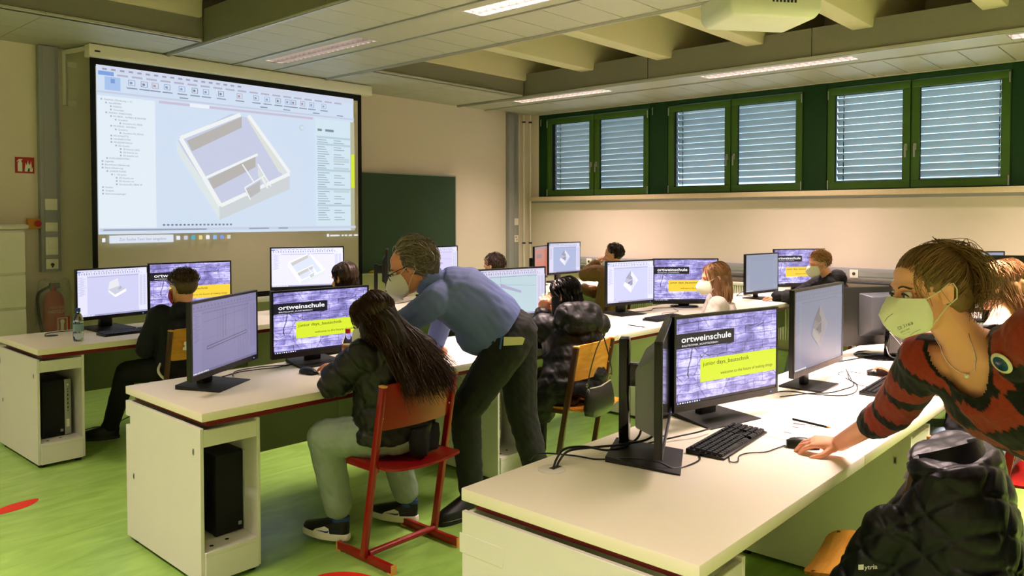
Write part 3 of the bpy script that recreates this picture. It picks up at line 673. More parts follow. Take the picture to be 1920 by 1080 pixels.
pw.rect(.008, .012, .018, .034, '#f0f4ff'); pw.rect(.845, .014, .855, .034, '#f4f4f4'); pw.rows(.86, .016, .030, 1, lambda i: [(0, .045), (.055, .01), (.07, .012), (.09, .015), (.115, .02)], '#e8e8e8', .8)
scr = [o for o in bpy.data.objects if o.name == 'projection_screen'][0]
img = link('projection_glow', pw.mesh('projection_glow'), M_glow, scr, (4.137-4.19, -.006, 2.125-3.03), 0, 'projected software window with a roofless house model, glowing by itself')

# ================================================================== DESKS
def seg(x0, x1, y0, yaw=0.): return x0, x1, y0
def desk(x0, x1, y0, label, rot=0., first=False, depth=.80):
    t = thing('computer_desk', label, 'desk', (x0, y0, 0), rot)
    L = x1-x0
    MB().box(.002, 0, .712, L-.002, depth, .75).build('tabletop', M_desk, t, bevel=.003)
    fm = MB(); i0 = .035 if first else -.0
    fm.box(i0, .03, .684, L, .07, .711); fm.box(i0, depth-.07, .684, L, depth-.03, .711); fm.box(i0, .07, .684, i0+.04, depth-.07, .711); fm.box(L-.04, .07, .684, L, depth-.07, .711)
    fm.build('steel_frame', M_red, t)
    return t
def modesty(t, L, y, z0, z1, x0=0.): 
    MB().box(x0, y, z0, L, y+.02, z1).build('modesty_panel', M_modesty, t, bevel=.002)
ROWS = {1: (1.640, 5.435, -.008), 2: (1.556, 3.145, -.016), 3: (1.650, .895, 0.)}
DESKN = {1: 'front row', 2: 'middle row', 3: 'nearest row'}
DX = [0, 1.16, 3.0, 4.85, 7.30]
desks = {}
lab = {(1, 0): 'white desk end with water bottle, front row at left', (1, 1): 'white front row desk behind the left monitors and the seated boy', (1, 2): 'white front row desk behind the bending man', (1, 3): 'white front row desk near the heating pipes', 
       (2, 0): 'white desk end under the angled monitor, middle row, left', (2, 1): 'white middle row desk the bending man leans on', (2, 2): 'white middle row desk in front of the girl in the black coat', (2, 3): 'white middle row desk by the window, under the far right monitors',
       (3, 0): 'white desk end with cable grommet in the foreground', (3, 1): 'white foreground desk with the standing woman\'s mouse and keyboard', (3, 2): 'white nearest row desk with the back-turned monitor', (3, 3): 'white nearest row desk behind the standing woman at right'}
for r in (1, 2, 3):
    x0, y0, rot = ROWS[r]
    for k in range(4):
        a = x0+DX[k]; b = min(x0+DX[k+1], 8.86)
        t = desk(a, b, y0+math.tan(rot)*DX[k], lab[(r, k)], rot, k == 0); desks[(r, k)] = t
        modesty(t, b-a, .70, .30 if r < 3 else .04, .684, .29 if k == 0 else 0)
def cabinet(x, y, label, rot=0., open_=True, front=True, notch=True):
    t = thing('pc_cabinet', label, 'cabinet', (x, y, 0), rot)
    W, D, H = .275, .79, .682; T = .016
    poly = [(0.01, .022), (D, .022), (D, .565), (D-.05, .565), (D-.05, .61), (D, .61), (D, H), (0.01, H)] if notch else [(0.01, .022), (D, .022), (D, H), (0.01, H)]
    MB().prism(poly, 0, T, 'x').build('side_panel', M_cab, t, bevel=.0015, segs=1); MB().prism(poly, W-T, W, 'x').build('side_panel', M_cab, t, bevel=.0015, segs=1)
    MB().box(T, .012, .60, W-T, .03, H-.012).build('top_rail', M_cab, t, bevel=.0015, segs=1)
    MB().box(T, .0, .022, W-T, .03, .135).build('plinth', M_cab, t, bevel=.0015, segs=1)
    sh = MB().box(T, .0, .135, W-T, D-.03, .153).build('shelf', M_cab, t, bevel=.0015, segs=1)
    h = MB(); 
    for px, py in ((.07, .06), (.15, .08)): h.lathe([(.009, .1535), (.009, .1545)], 12, (px, py, 0))
    h.build('shelf_hole', M_black, sh)
    MB().box(T, D-.03, .022, W-T, D-.014, H).build('back_panel', M_cab, t)
    for px, py in ((.03, .05), (.03, .72), (W-.03, .05), (W-.03, .72)): MB().lathe([(.02, 0), (.02, .022)], 10, (px, py, 0)).build('castor', M_black, t)
    for py, pz in ((.07, .575), (.70, .33)): 
        s = MB().box(-.002, py-.006, pz-.014, 0, py+.006, pz+.014).build('cam_lock', M_silver, t); MB().box(-.003, py-.0025, pz-.009, -.0015, py+.0025, pz+.009).build('slot', M_black, s)
    return t
cabinet(1.640, 5.44, 'white open computer cabinet under the left end of the front row')
cabinet(1.556, 3.15, 'white open computer cabinet in the left foreground under the middle row', -.016)
cabinet(3.352, 3.12, 'white computer cabinet behind the bending man\'s legs', -.016)
cabinet(5.15, 3.09, 'white computer cabinet under the chair with the handbag', -.016)
cabinet(1.650, .90, 'white cabinet cut by the bottom edge under the foreground desk end')
cabinet(3.415, .90, 'white open cabinet beside the standing woman\'s elbow')
cabinet(3.44, 5.42, 'white cabinet under the front row behind the seated boy', notch=False)
# cover plate on the foreground cabinet side
t = [o for o in bpy.data.objects if o.get('label', '').startswith('white cabinet cut')][0]
MB().box(-.0015, .62, .555, .002, .80, .615).build('cover_plate', M_cab, t, bevel=.001, segs=1)

def tower(x, y, z, label, rz=0.):
    t = thing('desktop_computer', label, 'computer', (x, y, z), rz)
    MB().box(-.085, .015, 0.006, .085, .36, .365).build('case', M_black, t, bevel=.004)
    MB().box(-.085, 0, .006, .045, .016, .365).build('front_mesh', mat('black_mesh', '#0d0d0e', .75, bump=.6, bscale=900), t, bevel=.004)
    st = MB().box(.046, -.002, .006, .085, .016, .365).build('silver_strip', M_silver, t, bevel=.003)
    p = MB()
    for k, zz in enumerate((.30, .285, .262, .235, .208, .181, .16)): p.box(.062, -.0035, zz-(.003 if k in (0, 1, 6) else .008), .068, -.001, zz+(.003 if k in (0, 1, 6) else .008))
    p.build('ports', M_black, st); MB().tube([(.066, -.002, .33), (.066, -.004, .33)], .006, 10).build('power_button', M_white, st)
    MB().box(.055, -.0035, .055, .073, -.0015, .105).build('label_sticker', M_white, st)
    MB().box(.02, -.002, .03, .036, 0, .046).build('maker_badge', M_silver, t)
    f = MB(); [f.box(sx*.07-.01, yy-.01, 0, sx*.07+.01, yy+.01, .007) for sx in (-1, 1) for yy in (.03, .33)]; f.build('foot', M_blackm, t)
    return t
tower(1.765, 3.27, .153, 'black desktop computer with silver strip in the left foreground cabinet')
tower(1.785, 5.56, .153, 'black desktop computer with silver strip in the front row cabinet')
tower(3.46, 3.28, .153, 'black desktop computer between the bending man\'s legs')

# ================================================================== MONITORS
def monitor(x, y, zc, psi, W, H, disp, label, stand='plate', back=None, logo='acer', bd=.085, zd=.75, base_off=None, hide=False):
    t = thing('monitor', label, 'monitor', (x, y, zd), math.radians(psi))
    zz = zc-zd; b = .011; bb_ = .030 if stand != 'round' else .034
    body = MB(); body.box(-W/2, 0, zz-H/2, W/2, .022, zz+H/2); body.build('casing', M_black, t, bevel=.003)
    bz = MB(); bz.box(-W/2, -.004, zz-H/2, W/2, 0, zz-H/2+bb_-.004); bz.box(-W/2, -.004, zz+H/2-b, W/2, 0, zz+H/2); bz.box(-W/2, -.004, zz-H/2+bb_-.004, -W/2+b, 0, zz+H/2-b); bz.box(W/2-b, -.004, zz-H/2+bb_-.004, W/2, 0, zz+H/2-b)
    bzo = bz.build('bezel', M_black, t)
    if logo:
        v, f, wd = text_geo(logo, .01); h = .011; m = MB(); m.add([((p[0]-wd/2)*h/.72, -.0045, zz-H/2+.008+p[1]*h/.72) for p in v], f); m.build('maker_logo', M_grey, bzo, sharp=None)
    MB().box(W/2-.05, -.0048, zz-H/2+.010, W/2-.042, -.0035, zz-H/2+.014).build('power_light', M_led, bzo)
    dw, dh = W-2*b, H-b-bb_+.004
    shared('display', display_mesh(disp, dw, dh), t, (0, -.0008, zz+(bb_-.004-b)/2))
    rw, rd = (.44, .085) if stand == 'tall' else (.30, .055)
    bk = MB(); bk.loft([[(-W*rw, .022, zz-H*.34), (W*.30, .022, zz-H*.34), (W*.30, .022, zz+H*.36), (-W*rw, .022, zz+H*.36)], [(-W*(rw-.04), rd, zz-H*.28), (W*.26, rd, zz-H*.28), (W*.26, rd, zz+H*.22), (-W*(rw-.04), rd, zz+H*.22)]])
    bk.build('rear_housing', M_backg if back == 'grey' else M_black, t, bevel=.006)
    if stand == 'plate':
        c = MB(); c.box(-.045, .10, .015, .045, .135, zz+.05); c.box(-.035, .05, zz-.04, .035, .11, zz+.04); c.build('column', M_gloss if back == 'grey' else M_black, t, bevel=.004)
        s = MB(); s.loft([[(-.15, -.045, 0), (.15, -.045, 0), (.12, .20, 0), (-.12, .20, 0)], [(-.15, -.045, .004), (.15, -.045, .004), (.12, .20, .022), (-.12, .20, .022)]]); s.build('base_plate', M_blackm, t, bevel=.003)
    elif stand == 'tall':
        c = MB(); c.box(.005, .13, .015, .075, .165, zz+.14); c.box(.02, .05, zz-.03, .06, .14, zz+.05); c.build('column', M_gloss, t, bevel=.006)
        s = MB(); s.loft([[(-.21, -.055, 0), (.07, -.055, 0), (.115, .185, 0), (-.125, .195, 0)], [(-.21, -.055, .005), (.07, -.055, .005), (.115, .185, .02), (-.125, .195, .02)]]); s.build('base_plate', M_blackm, t, bevel=.003)
    elif stand == 'flat':
        c = MB(); c.box(-.032, .06, .010, .032, .085, zz+.05); c.box(-.035, .05, zz-.05, .035, .07, zz+.05); c.build('column', M_black, t, bevel=.004)
        MB().box(-.12, -.055, 0, .12, .15, .010).build('base_plate', M_black, t, bevel=.004)
    else:
        c = MB(); c.loft([[(-.05, .05, .012), (.05, .05, .012), (.05, .09, .012), (-.05, .09, .012)], [(-.035, .055, zz), (.035, .055, zz), (.035, .085, zz), (-.035, .085, zz)]]); c.build('column', M_black, t, bevel=.006)
        MB().lathe([(0, 0), (.125, 0), (.13, .004), (.12, .012), (.05, .018), (0, .018)], 32, (0, .045, 0)).build('base_disc', M_gloss, t)
    return t
M_backg = mat('grey_back', '#6a6d70', .5)
M_led = mat_emit('led_blue', (.1, .2, 1.), 2.)
MON = []
def mon(*a, **k): m = monitor(*a, **k); MON.append(m); return m
mon(2.314, 6.0, 1.021, 8.1, .54, .368, 'box', 'leftmost front row monitor showing a small box model', stand='plate')
mon(2.90, 6.0, 1.021, -6, .64, .398, 'splash_orange', 'front row monitor with the school start screen behind the boy\'s head', stand='round', logo='SAMSUNG')
mon(3.93, 5.95, 1.125, -22, .64, .37, 'room', 'front row monitor with a large room model, below the projection screen')
mon(4.93, 6.08, 1.06, 50, .52, .40, 'off', 'dark monitor seen edge-on next to the bending man\'s face', stand='plate')
mon(5.50, 5.98, 1.083, 5, .62, .37, 'lines', 'monitor with pale lilac drawing behind the bending man\'s neck')
mon(7.183, 6.0, 1.031, 23.6, .56, .393, 'browser', 'monitor with a reddish page in the far corner', stand='plate')
mon(7.698, 6.05, 1.059, -3, .60, .396, 'diamond_mid', 'far corner monitor with a diamond model beside the reddish one', stand='plate')
mon(1.903, 3.58, 1.009, 32.8, .62, .362, 'plan', 'dim angled monitor with a line plan on the left desk end', stand='plate')
mon(2.534, 3.70, .994, -5.6, .60, .364, 'splash', 'monitor with the school start screen in front of the long-haired girl', stand='plate')
mon(4.145, 3.72, 1.03, -10, .60, .36, 'teal', 'pale blue monitor half hidden behind the bending man\'s back', stand='plate')
mon(5.535, 3.65, 1.023, -11, .56, .371, 'diamond', 'monitor with a diamond model right of the girl in the black coat', stand='plate')
mon(6.357, 3.6, .986, -45.5, .60, .413, 'splash_orange', 'start screen monitor behind the fair-haired girl', stand='round', logo='SAMSUNG')
mon(7.518, 3.4, 1.005, -7, .60, .399, 'empty', 'dim grey monitor beside the start screen by the window', stand='flat', logo=None)
mon(8.50, 3.42, 1.012, -35.7, .62, .416, 'splash_orange', 'start screen monitor behind the boy in the black hoodie', stand='round', logo='SAMSUNG')
mon(2.901, 1.45, 1.011, -13.7, .615, .365, 'splash', 'large foreground monitor with the school start screen', stand='plate')
mon(3.78, 1.42, 1.039, .4, .63, .401, 'diamond_dim', 'dim foreground monitor with a diamond model left of the woman\'s face', stand='flat', logo=None)
mon(2.35, 1.402, 1.007, 27.9, .62, .366, 'mirror', 'foreground monitor seen from its edge, reflecting the start screen', stand='tall', back='grey')
# ================================================================== CHAIRS
def chair(x, y, rz, frame_m, wood_m, label, group=None):
    t = thing('school_chair', label, 'chair', (x, y, 0), rz, group)
    for s in (-1, 1):
        r = MB().bar((s*.198, -.17, .022), (s*.198, .23, .022), .022, .036).build('runner', frame_m, t, bevel=.003)
        for yy, a in ((-.172, -1), (.232, 1)):
            MB().box(s*.198-.013, min(yy, yy-a*.03), .0, s*.198+.013, max(yy, yy-a*.03)-0, .006).box(s*.198-.013, yy-.004, .0, s*.198+.013, yy+.004, .042).build('foot_cap', M_orange, r)
        MB().bar((s*.215, .02, .03), (s*.215, -.125, .825), .022, .034, up=(0, 1, 0)).build('upright', frame_m, t, bevel=.004)
        MB().box(s*.215-.012, -.145, .822, s*.215+.012, -.107, .832).build('end_cap', M_orange, t, bevel=.003)
        MB().bar((s*.190, -.06, .438), (s*.190, .17, .438), .02, .03).build('seat_rail', frame_m, t, bevel=.003)
    MB().tube([(-.198, .005, .045), (.198, .005, .045)], .015, 10).build('cross_tube', frame_m, t)
    # moulded seat and curved backrest
    def grid(fn, nu, nv, th):
        P = [[Vector(fn(i/nu, j/nv)) for i in range(nu+1)] for j in range(nv+1)]
        m = MB(); vs = [p for r in P for p in r]; n = len(vs); W = nu+1
        nr = []
        for j in range(nv+1):
            for i in range(nu+1):
                a = P[j][min(i+1, nu)]-P[j][max(i-1, 0)]; b = P[min(j+1, nv)][i]-P[max(j-1, 0)][i]; nr.append(a.cross(b).normalized())
        vs2 = [p-q*th for p, q in zip(vs, nr)]; fs = []
        for j in range(nv):
            for i in range(nu):
                a = j*W+i; fs += [(a, a+1, a+W+1, a+W), (n+a, n+a+W, n+a+W+1, n+a+1)]
        for i in range(nu): fs += [(i, n+i, n+i+1, i+1), (nv*W+i, nv*W+i+1, n+nv*W+i+1, n+nv*W+i)]
        for j in range(nv): fs += [(j*W, (j+1)*W, n+(j+1)*W, n+j*W), (j*W+nu, n+j*W+nu, n+(j+1)*W+nu, (j+1)*W+nu)]
        return m.add(vs+vs2, fs)
    def rr(u, v, W, H, R):                      # rounded rectangle warp
        x, y = (u-.5)*W, (v-.5)*H; ax, ay = abs(x), abs(y); ix, iy = W/2-R, H/2-R
        if ax > ix and ay > iy:
            dx, dy = (ax-ix)/R, (ay-iy)/R; m = max(dx, dy); l = math.hypot(dx, dy) or 1; k = m/l
            x = math.copysign(ix+dx*k*R, x); y = math.copysign(iy+dy*k*R, y)
        return x, y
    def seatf(u, v):
        x, y = rr(u, v, .41, .40, .05); z = .462-.016*math.cos(x/.205*PI/2)-.02*max(0, (y-.1)/.1)**2+.012*max(0, (-y-.1)/.1)**2
        return x, y, z
    grid(seatf, 16, 16, .011).build('seat', wood_m, t, sharp=50)
    def backf(u, v):
        x, z = rr(u, v, .43, .21, .035); z += .725
        return x, -.086-(z-.60)*.16-.025*math.cos(x/.215*PI/2), z
    grid(backf, 16, 10, .010).build('backrest', wood_m, t, sharp=50)
    rv = MB()
    for s in (-1, 1):
        for z in (.68, .77): rv.ell((s*.203, -.094-(z-.6)*.16, z), (.006, .004, .006), 8)
    rv.build('rivet', M_alu, t)
    return t
ch_red = chair(2.385, 2.84, 0, M_chred, M_chred, 'red chair carrying the long-haired girl in the foreground')
ch_w = chair(3.77, 2.87, .12, M_brown, M_wood, 'wooden chair with the black handbag hung on its backrest')
dup(ch_w, (2.52, 5.24, 0), .10, 'wooden chair with stickers under the boy in navy at left')
dup(ch_w, (2.67, .80, 0), .14, 'empty-seated wooden chair in the foreground carrying the quilted jacket')
dup(ch_red, (7.62, 2.58, 0), .45, 'red chair under the boy in the black hoodie by the window')
dup(ch_red, (3.98, .72, 0), .05, 'red chair at the right picture edge behind the quilted jacket')
dup(ch_w, (3.52, 4.95, 0), .0, 'chair under the dark-haired student with the white hood')
dup(ch_w, (5.12, 4.90, 0), .0, 'chair of the student hidden behind the pale blue monitor')
dup(ch_w, (7.0, 4.86, 0), .0, 'chair of the student in the tan coat, far row')
dup(ch_w, (5.30, 2.66, 0), .0, 'chair of the fair-haired girl in grey')
# stickers on the boy's chair
t = [o for o in bpy.data.objects if o.get('label', '').startswith('wooden chair with stickers')][0]
M_stk = mat('sticker_white', '#e8e6da', .5, var=.05)
m = MB(); m.lathe([(0, 0), (.025, 0), (.025, .001), (0, .001)], 20).xf(Matrix.Translation((-.035, -.139, .665)) @ Matrix.Rotation(PI/2, 4, 'X') @ Matrix.Rotation(0, 4, 'X')); m.build('round_sticker', M_stk, t)
m = MB(); m.prism([(-.135, .69), (-.085, .685), (-.08, .70), (-.10, .705), (-.095, .73), (-.105, .745), (-.125, .742), (-.128, .725), (-.118, .715), (-.135, .705)], -.134, -.132, 'y'); m.build('sticker', M_stk, t)
m = MB(); m.prism([(-.05, .66), (-.02, .658), (-.025, .668), (-.035, .678)], -.142, -.1405, 'y'); m.build('sticker_print', M_black, t)

# ================================================================== KEYBOARDS, MICE, PAPER
def keyboard_mesh():
    b = MB(); b.loft([[(-.21, -.07, 0), (.21, -.07, 0), (.21, .07, 0), (-.21, .07, 0)], [(-.21, -.07, .008), (.21, -.07, .008), (.21, .07, .018), (-.21, .07, .018)]])
    k = MB()
    def key(x, y, w, d):
        z = .013+(y+.07)/.14*.010; k.loft([[(x, y, z-.004), (x+w, y, z-.004), (x+w, y+d, z-.003), (x, y+d, z-.003)], [(x+.0015, y+.001, z+.004), (x+w-.0015, y+.001, z+.004), (x+w-.0015, y+d-.002, z+.005), (x+.0015, y+d-.002, z+.005)]])
    for r in range(6):
        y = -.061+r*.0205+(.004 if r == 5 else 0)
        if r == 0:
            x = -.203
            for w in (.022, .019, .019, .105, .019, .019, .019, .022): key(x, y, w-.002, .017); x += w
        else:
            for c in range(14): key(-.203+c*.0189, y, .0165, .017 if r < 5 else .012)
        for c in range(3):
            if r not in (2,): key(.068+c*.0185, y, .0165, .017 if r < 5 else .012)
        for c in range(4): key(.131+c*.0185, y, .0165, .017 if r < 5 else .012)
    return b.mesh('base', bevel=.003), k.mesh('keys', sharp=30)
kb_b, kb_k = keyboard_mesh()
def keyboard(x, y, rz, label):
    t = thing('keyboard', label, 'keyboard', (x, y, .75), rz)
    for me, n, m in ((kb_b, 'base', M_black), (kb_k, 'keys', M_key)):
        if m.name not in me.materials: me.materials.append(m)
        o = shared(n, me, t)
        if n == 'keys': o['kind'] = 'stuff'
    return t
keyboard(2.63, 1.313, .085, 'black keyboard in front of the large foreground start screen')
keyboard(3.96, 1.165, .05, 'black keyboard under the seated girl\'s hand in the nearest row')
keyboard(2.33, 5.74, .05, 'black keyboard before the leftmost front row monitor')
keyboard(5.50, 3.30, -.05, 'black keyboard beside the pencil and paper in the middle row')
keyboard(7.78, 3.27, -.1, 'black keyboard before the dim monitor by the window')
def mouse(x, y, rz, label):
    t = thing('computer_mouse', label, 'mouse', (x, y, .75), rz)
    m = MB(); R = []
    for j in range(9):
        v = j/8; yy = -.055+.11*v; w = .031*math.sin(PI*(.12+.76*v))**.45; h = .036*math.sin(PI*(.10+.72*v))**.6
        R.append([(w*math.cos(a)*(1-.12*math.exp(-((v-.5)/.2)**2)), yy, max(0.0015, h*max(0, math.sin(a))**.8) if math.sin(a) > 0 else .0015) for a in [PI*k/9 for k in range(10)]]+[(0, yy, .001)])
    m.loft(R).build('shell', M_black, t, sharp=60)
    MB().tube([(0, .025, .030), (0, .042, .026)], .006, 10).build('wheel', M_grey, t)
    return t
mouse(2.755, 1.09, .5, 'black mouse under the standing woman\'s hand')
mouse(4.27, 1.30, .5, 'black mouse under the seated girl\'s hand at the right')
mouse(2.335, 3.535, .1, 'black mouse under the ringed hand beside the juice bottle')
def cable(label, pts, r=.0028, name='cable', z=.754, n=8):
    P = bez([(p[0], p[1], p[2] if len(p) > 2 else z) for p in pts], n)
    return tag(MB().tube(P, r, 6).build(name, M_black, sharp=60), label, 'cable')
cable('thick black cable from the desk grommet, upper one', [(1.975, 1.60, .745), (2.0, 1.605, .775), (2.07, 1.625, .79), (2.15, 1.60, .785), (2.22, 1.54, .77), (2.33, 1.51, .79), (2.36, 1.50, .85), (2.375, 1.47, .90)], .0042)
cable('thick black cable from the desk grommet, lower one', [(1.985, 1.595, .745), (2.01, 1.60, .77), (2.08, 1.612, .785), (2.198, 1.59, .775), (2.28, 1.53, .78), (2.37, 1.47, .80), (2.40, 1.455, .90)], .0042)
cable('thin keyboard cable crossing the foreground monitor base', [(2.02, 1.74, .74), (2.062, 1.729, .756), (2.125, 1.631), (2.146, 1.546), (2.179, 1.44, .772), (2.20, 1.347, .775), (2.237, 1.30), (2.36, 1.285), (2.44, 1.33)])
cable('black cable between the two foreground monitors', [(2.42, 1.52), (2.546, 1.462, .765), (2.62, 1.43, .77), (2.703, 1.42, .77)], .003)
cable('black cable looping from the dim foreground monitor along the desk', [(3.40, 1.55), (3.577, 1.50), (3.60, 1.38), (3.66, 1.27), (3.78, 1.25), (3.95, 1.30), (4.04, 1.364), (4.10, 1.40, .79)])
cable('second black cable looping behind the dim foreground monitor', [(3.45, 1.47), (3.60, 1.40), (3.68, 1.335), (3.80, 1.31), (3.92, 1.305), (4.05, 1.36), (4.12, 1.41, .79)])
cable('black mouse cable of the seated girl', [(4.13, 1.45), (4.20, 1.47), (4.25, 1.44), (4.25, 1.36)], .002)
cable('keyboard cable under the seated girl\'s hand', [(4.08, 1.40), (4.0, 1.33), (3.94, 1.28), (3.95, 1.235)], .002)
cable('black mouse cable in front of the foreground keyboard', [(2.47, 1.23), (2.42, 1.20), (2.44, 1.183), (2.50, 1.207), (2.55, 1.198), (2.60, 1.16), (2.66, 1.15), (2.725, 1.142)], .002)
cable('black cable behind the angled monitor on the left desk end', [(2.03, 3.76), (2.10, 3.86), (2.198, 3.88), (2.288, 3.867), (2.383, 3.82), (2.46, 3.86), (2.60, 3.92)])
cable('second black cable between the two left desk monitors', [(1.98, 3.78), (2.11, 3.83), (2.22, 3.82), (2.31, 3.797), (2.44, 3.83), (2.50, 3.84)])
cable('cable on the left end of the front row desk', [(1.86, 6.0), (1.909, 6.12), (2.0, 6.15), (2.14, 6.12), (2.28, 6.14)])
cable('cable between the diamond model and start screen monitors', [(5.60, 3.75), (5.75, 3.72), (5.90, 3.68), (6.05, 3.74), (6.20, 3.66), (6.32, 3.66)])
cable('cable behind the keyboard of the middle row', [(5.62, 3.38), (5.80, 3.50), (5.98, 3.46), (6.15, 3.60)], .002)
cable('black cable lying on the green floor by the boy\'s shoe', [(1.95, 5.9, .01), (2.05, 6.05, .015), (2.2, 6.15, .02), (2.4, 6.2, .012), (2.7, 6.25, .1)], .004)
cable('black cable on the desk before the back-turned monitor', [(4.45, 1.60), (4.60, 1.56), (4.72, 1.53), (4.82, 1.50)], .004)
cable('black cable beside the dim monitor by the window', [(7.62, 3.52, .80), (7.55, 3.62, .80), (7.50, 3.66, .765), (7.62, 3.70), (7.7, 3.6)], .004)
cable('black cable across the front row desk behind the man', [(4.4, 5.9), (4.6, 5.8), (4.85, 5.78), (5.1, 5.9)], .003)
def sheet(x, y, rz, w, h, label, draw=None):
    t = thing('paper_sheet', label, 'paper', (x, y, .7503), rz)
    MB().box(-w/2, -h/2, 0, w/2, h/2, .0006).build('sheet', M_paper, t, sharp=None)
    if draw:
        m = MB()
        for a in draw: m.box(a[0]*w, a[1]*h, .0006, a[2]*w, a[3]*h, .0009)
        m.build('print', mat('print_ink', '#6a6468', .7), t, sharp=None)
    return t
D1 = [(-.45, .30, -.25, .40), (-.20, .32, -.05, .38), (-.40, .05, -.30, .12), (-.1, .10, .2, .115), (-.1, -.12, -.09, .10), (.2, -.10, .21, .115), (-.05, -.02, .15, -.01), (.3, .2, .42, .22), (-.42, -.40, -.3, -.34), (.1, -.42, .3, -.36), (.05, -.12, .06, .1)]
sheet(2.99, 1.13, -1.45, .24, .21, 'printed worksheet under the pencil in the foreground', D1)
sheet(5.02, 3.25, -.12, .30, .21, 'worksheet with a pencil in the middle row', D1[:5])
sheet(7.80, 3.25, 0, .30, .2, 'white sheet under the keyboard by the window')
sheet(4.22, 1.36, .3, .10, .14, 'white paper slip beside the seated girl\'s mouse')
sheet(3.36, 3.2, .3, .21, .15, 'white sheet half under the bending man on the desk')
def pencil(p, q, label):
    a, b = Vector((*p, .755)), Vector((*q, .755)); d = (b-a).normalized()
    t = thing('pencil', label, 'pencil', a)
    o = Vector((0, 0, 0)); e = b-a
    MB().tube([o, e-d*.02], .0042, 6).build('shaft', M_black, t); MB().tube([e-d*.02, e], [.0042, .0006], 6).build('tip', M_wood, t)
pencil((3.10, 1.268), (3.066, 1.10), 'black pencil on the foreground worksheet')
pencil((4.984, 3.307), (4.96, 3.13), 'dark pencil on the middle row worksheet')
t = thing('cable_grommet', 'round white cable grommet in the foreground desk top', 'grommet', (1.969, 1.60, .7502))
MB().lathe([(0, 0), (.045, 0), (.045, .002), (.042, .0035), (0, .0035)], 32).build('cap', mat('grommet_white', '#dcd8d2', .4), t)
MB().box(-.005, -.012, .0035, .038, .008, .0045).build('slot', M_black, t)
t = thing('cable_grommet', 'round dark cable grommet in the left front row desk', 'grommet', (1.90, 6.0, .7502))
MB().lathe([(0, 0), (.04, 0), (.04, .003), (0, .003)], 24).build('cap', M_grey, t)
# bottles
def bottle(x, y, label, cap_c, liquid, lab_c, h=.22):
    t = thing('drink_bottle', label, 'bottle', (x, y, .75)); k = h/.22
    pr = [(.0, .004), (.024, .0), (.031, .006), (.032, .05), (.0305, .055), (.032, .06), (.0305, .085), (.032, .09), (.032, .135), (.029, .15), (.022, .172), (.013, .188), (.012, .20)]
    MB().lathe([(r, z*k) for r, z in pr], 22, caps=False).build('shell', M_glass, t, sharp=60)
    if liquid: MB().lathe([(0, .006*k)]+[(r*.94, z*k) for r, z in pr[2:9]]+[(0, .135*k)], 20).build('drink', liquid, t)
    MB().lathe([(.0325, .068*k), (.0325, .118*k)], 22, caps=False).build('label_band', lab_c, t)
    MB().lathe([(0, .196*k), (.0145, .196*k), (.0145, .215*k), (.013, .22*k), (0, .22*k)], 18).build('cap', cap_c, t, bevel=.001, segs=1)
bottle(1.935, 5.60, 'clear water bottle with blue cap on the left front desk', mat('blue_cap', '#2a4fb0', .4), mat('water', '#dfeef0', .05, trans=1., ior=1.2, var=0), mat('label_blue', '#8aa6bd', .4, var=.3, scale=60))
bottle(2.56, 3.50, 'juice bottle with red cap beside the long-haired girl', mat('red_cap', '#d02018', .4), mat('juice', '#d87a3a', .2, var=.05), mat('label_peach', '#d8a088', .5, var=.3, scale=50), .215)
# floor markers
def blob_sticker(x, y, rz, label):
    t = thing('floor_sticker', label, 'sticker', (x, y, .001), rz)
    MB().prism([(.05*math.cos(a)*(1+.15*math.cos(2*a)), .13*math.sin(a)+.02*math.cos(a)) for a in [2*PI*k/28 for k in range(28)]], 0, .0008).build('print', mat('marker_red', '#d8281a', .5, var=.03), t, sharp=None)
blob_sticker(2.03, 2.80, .7, 'red floor marker beside the red chair at the bottom edge')
blob_sticker(1.34, 4.83, 2.0, 'red floor marker at the left picture edge')
# ---- monitors with special poses
t = thing('monitor', 'black monitor seen from behind with a disc foot, left of the woman\'s mask', 'monitor', (4.86, 1.46, .75), math.radians(150))
MB().lathe([(0, 0), (.15, 0), (.155, .006), (.14, .016), (.03, .024), (0, .024)], 36).build('base_disc', M_gloss, t)
c = MB(); c.loft([[(-.05, .06, .02), (.05, .06, .02), (.05, .10, .02), (-.05, .10, .02)], [(-.045, .075, .25), (.045, .075, .25), (.045, .105, .25), (-.045, .105, .25)], [(-.035, .085, .36), (.035, .085, .36), (.035, .105, .36), (-.035, .105, .36)]]); c.build('column', M_gloss, t, bevel=.008)
MB().box(-.27, -.045, .07, .27, -.015, .41).build('panel', M_black, t, bevel=.006)
MB().loft([[(-.16, -.015, .12), (.16, -.015, .12), (.16, -.015, .38), (-.16, -.015, .38)], [(-.12, .05, .17), (.12, .05, .17), (.12, .05, .36), (-.12, .05, .36)]]).build('rear_housing', M_grey, t, bevel=.008)
MB().box(-.26, -.0465, .085, .26, -.045, .40).build('display', mat('dark_screen', '#0a0a0c', .25), t)
w1 = MB(); w1.tube(bez([(.02, .04, .15), (.06, .12, .03), (.02, .2, .05), (.05, .06, .2)], 6), .004, 6); w1.build('lead', M_black, t)
mon(7.02, 1.32, 1.085, -62, .62, .37, 'off', 'switched-off black monitor at the right edge behind the seated girl', stand='flat', logo=None)
mon(7.75, 1.55, 1.10, -40, .5, .34, 'empty', 'monitor with a pale screen whose corner shows above the switched-off one', stand='flat', logo=None)
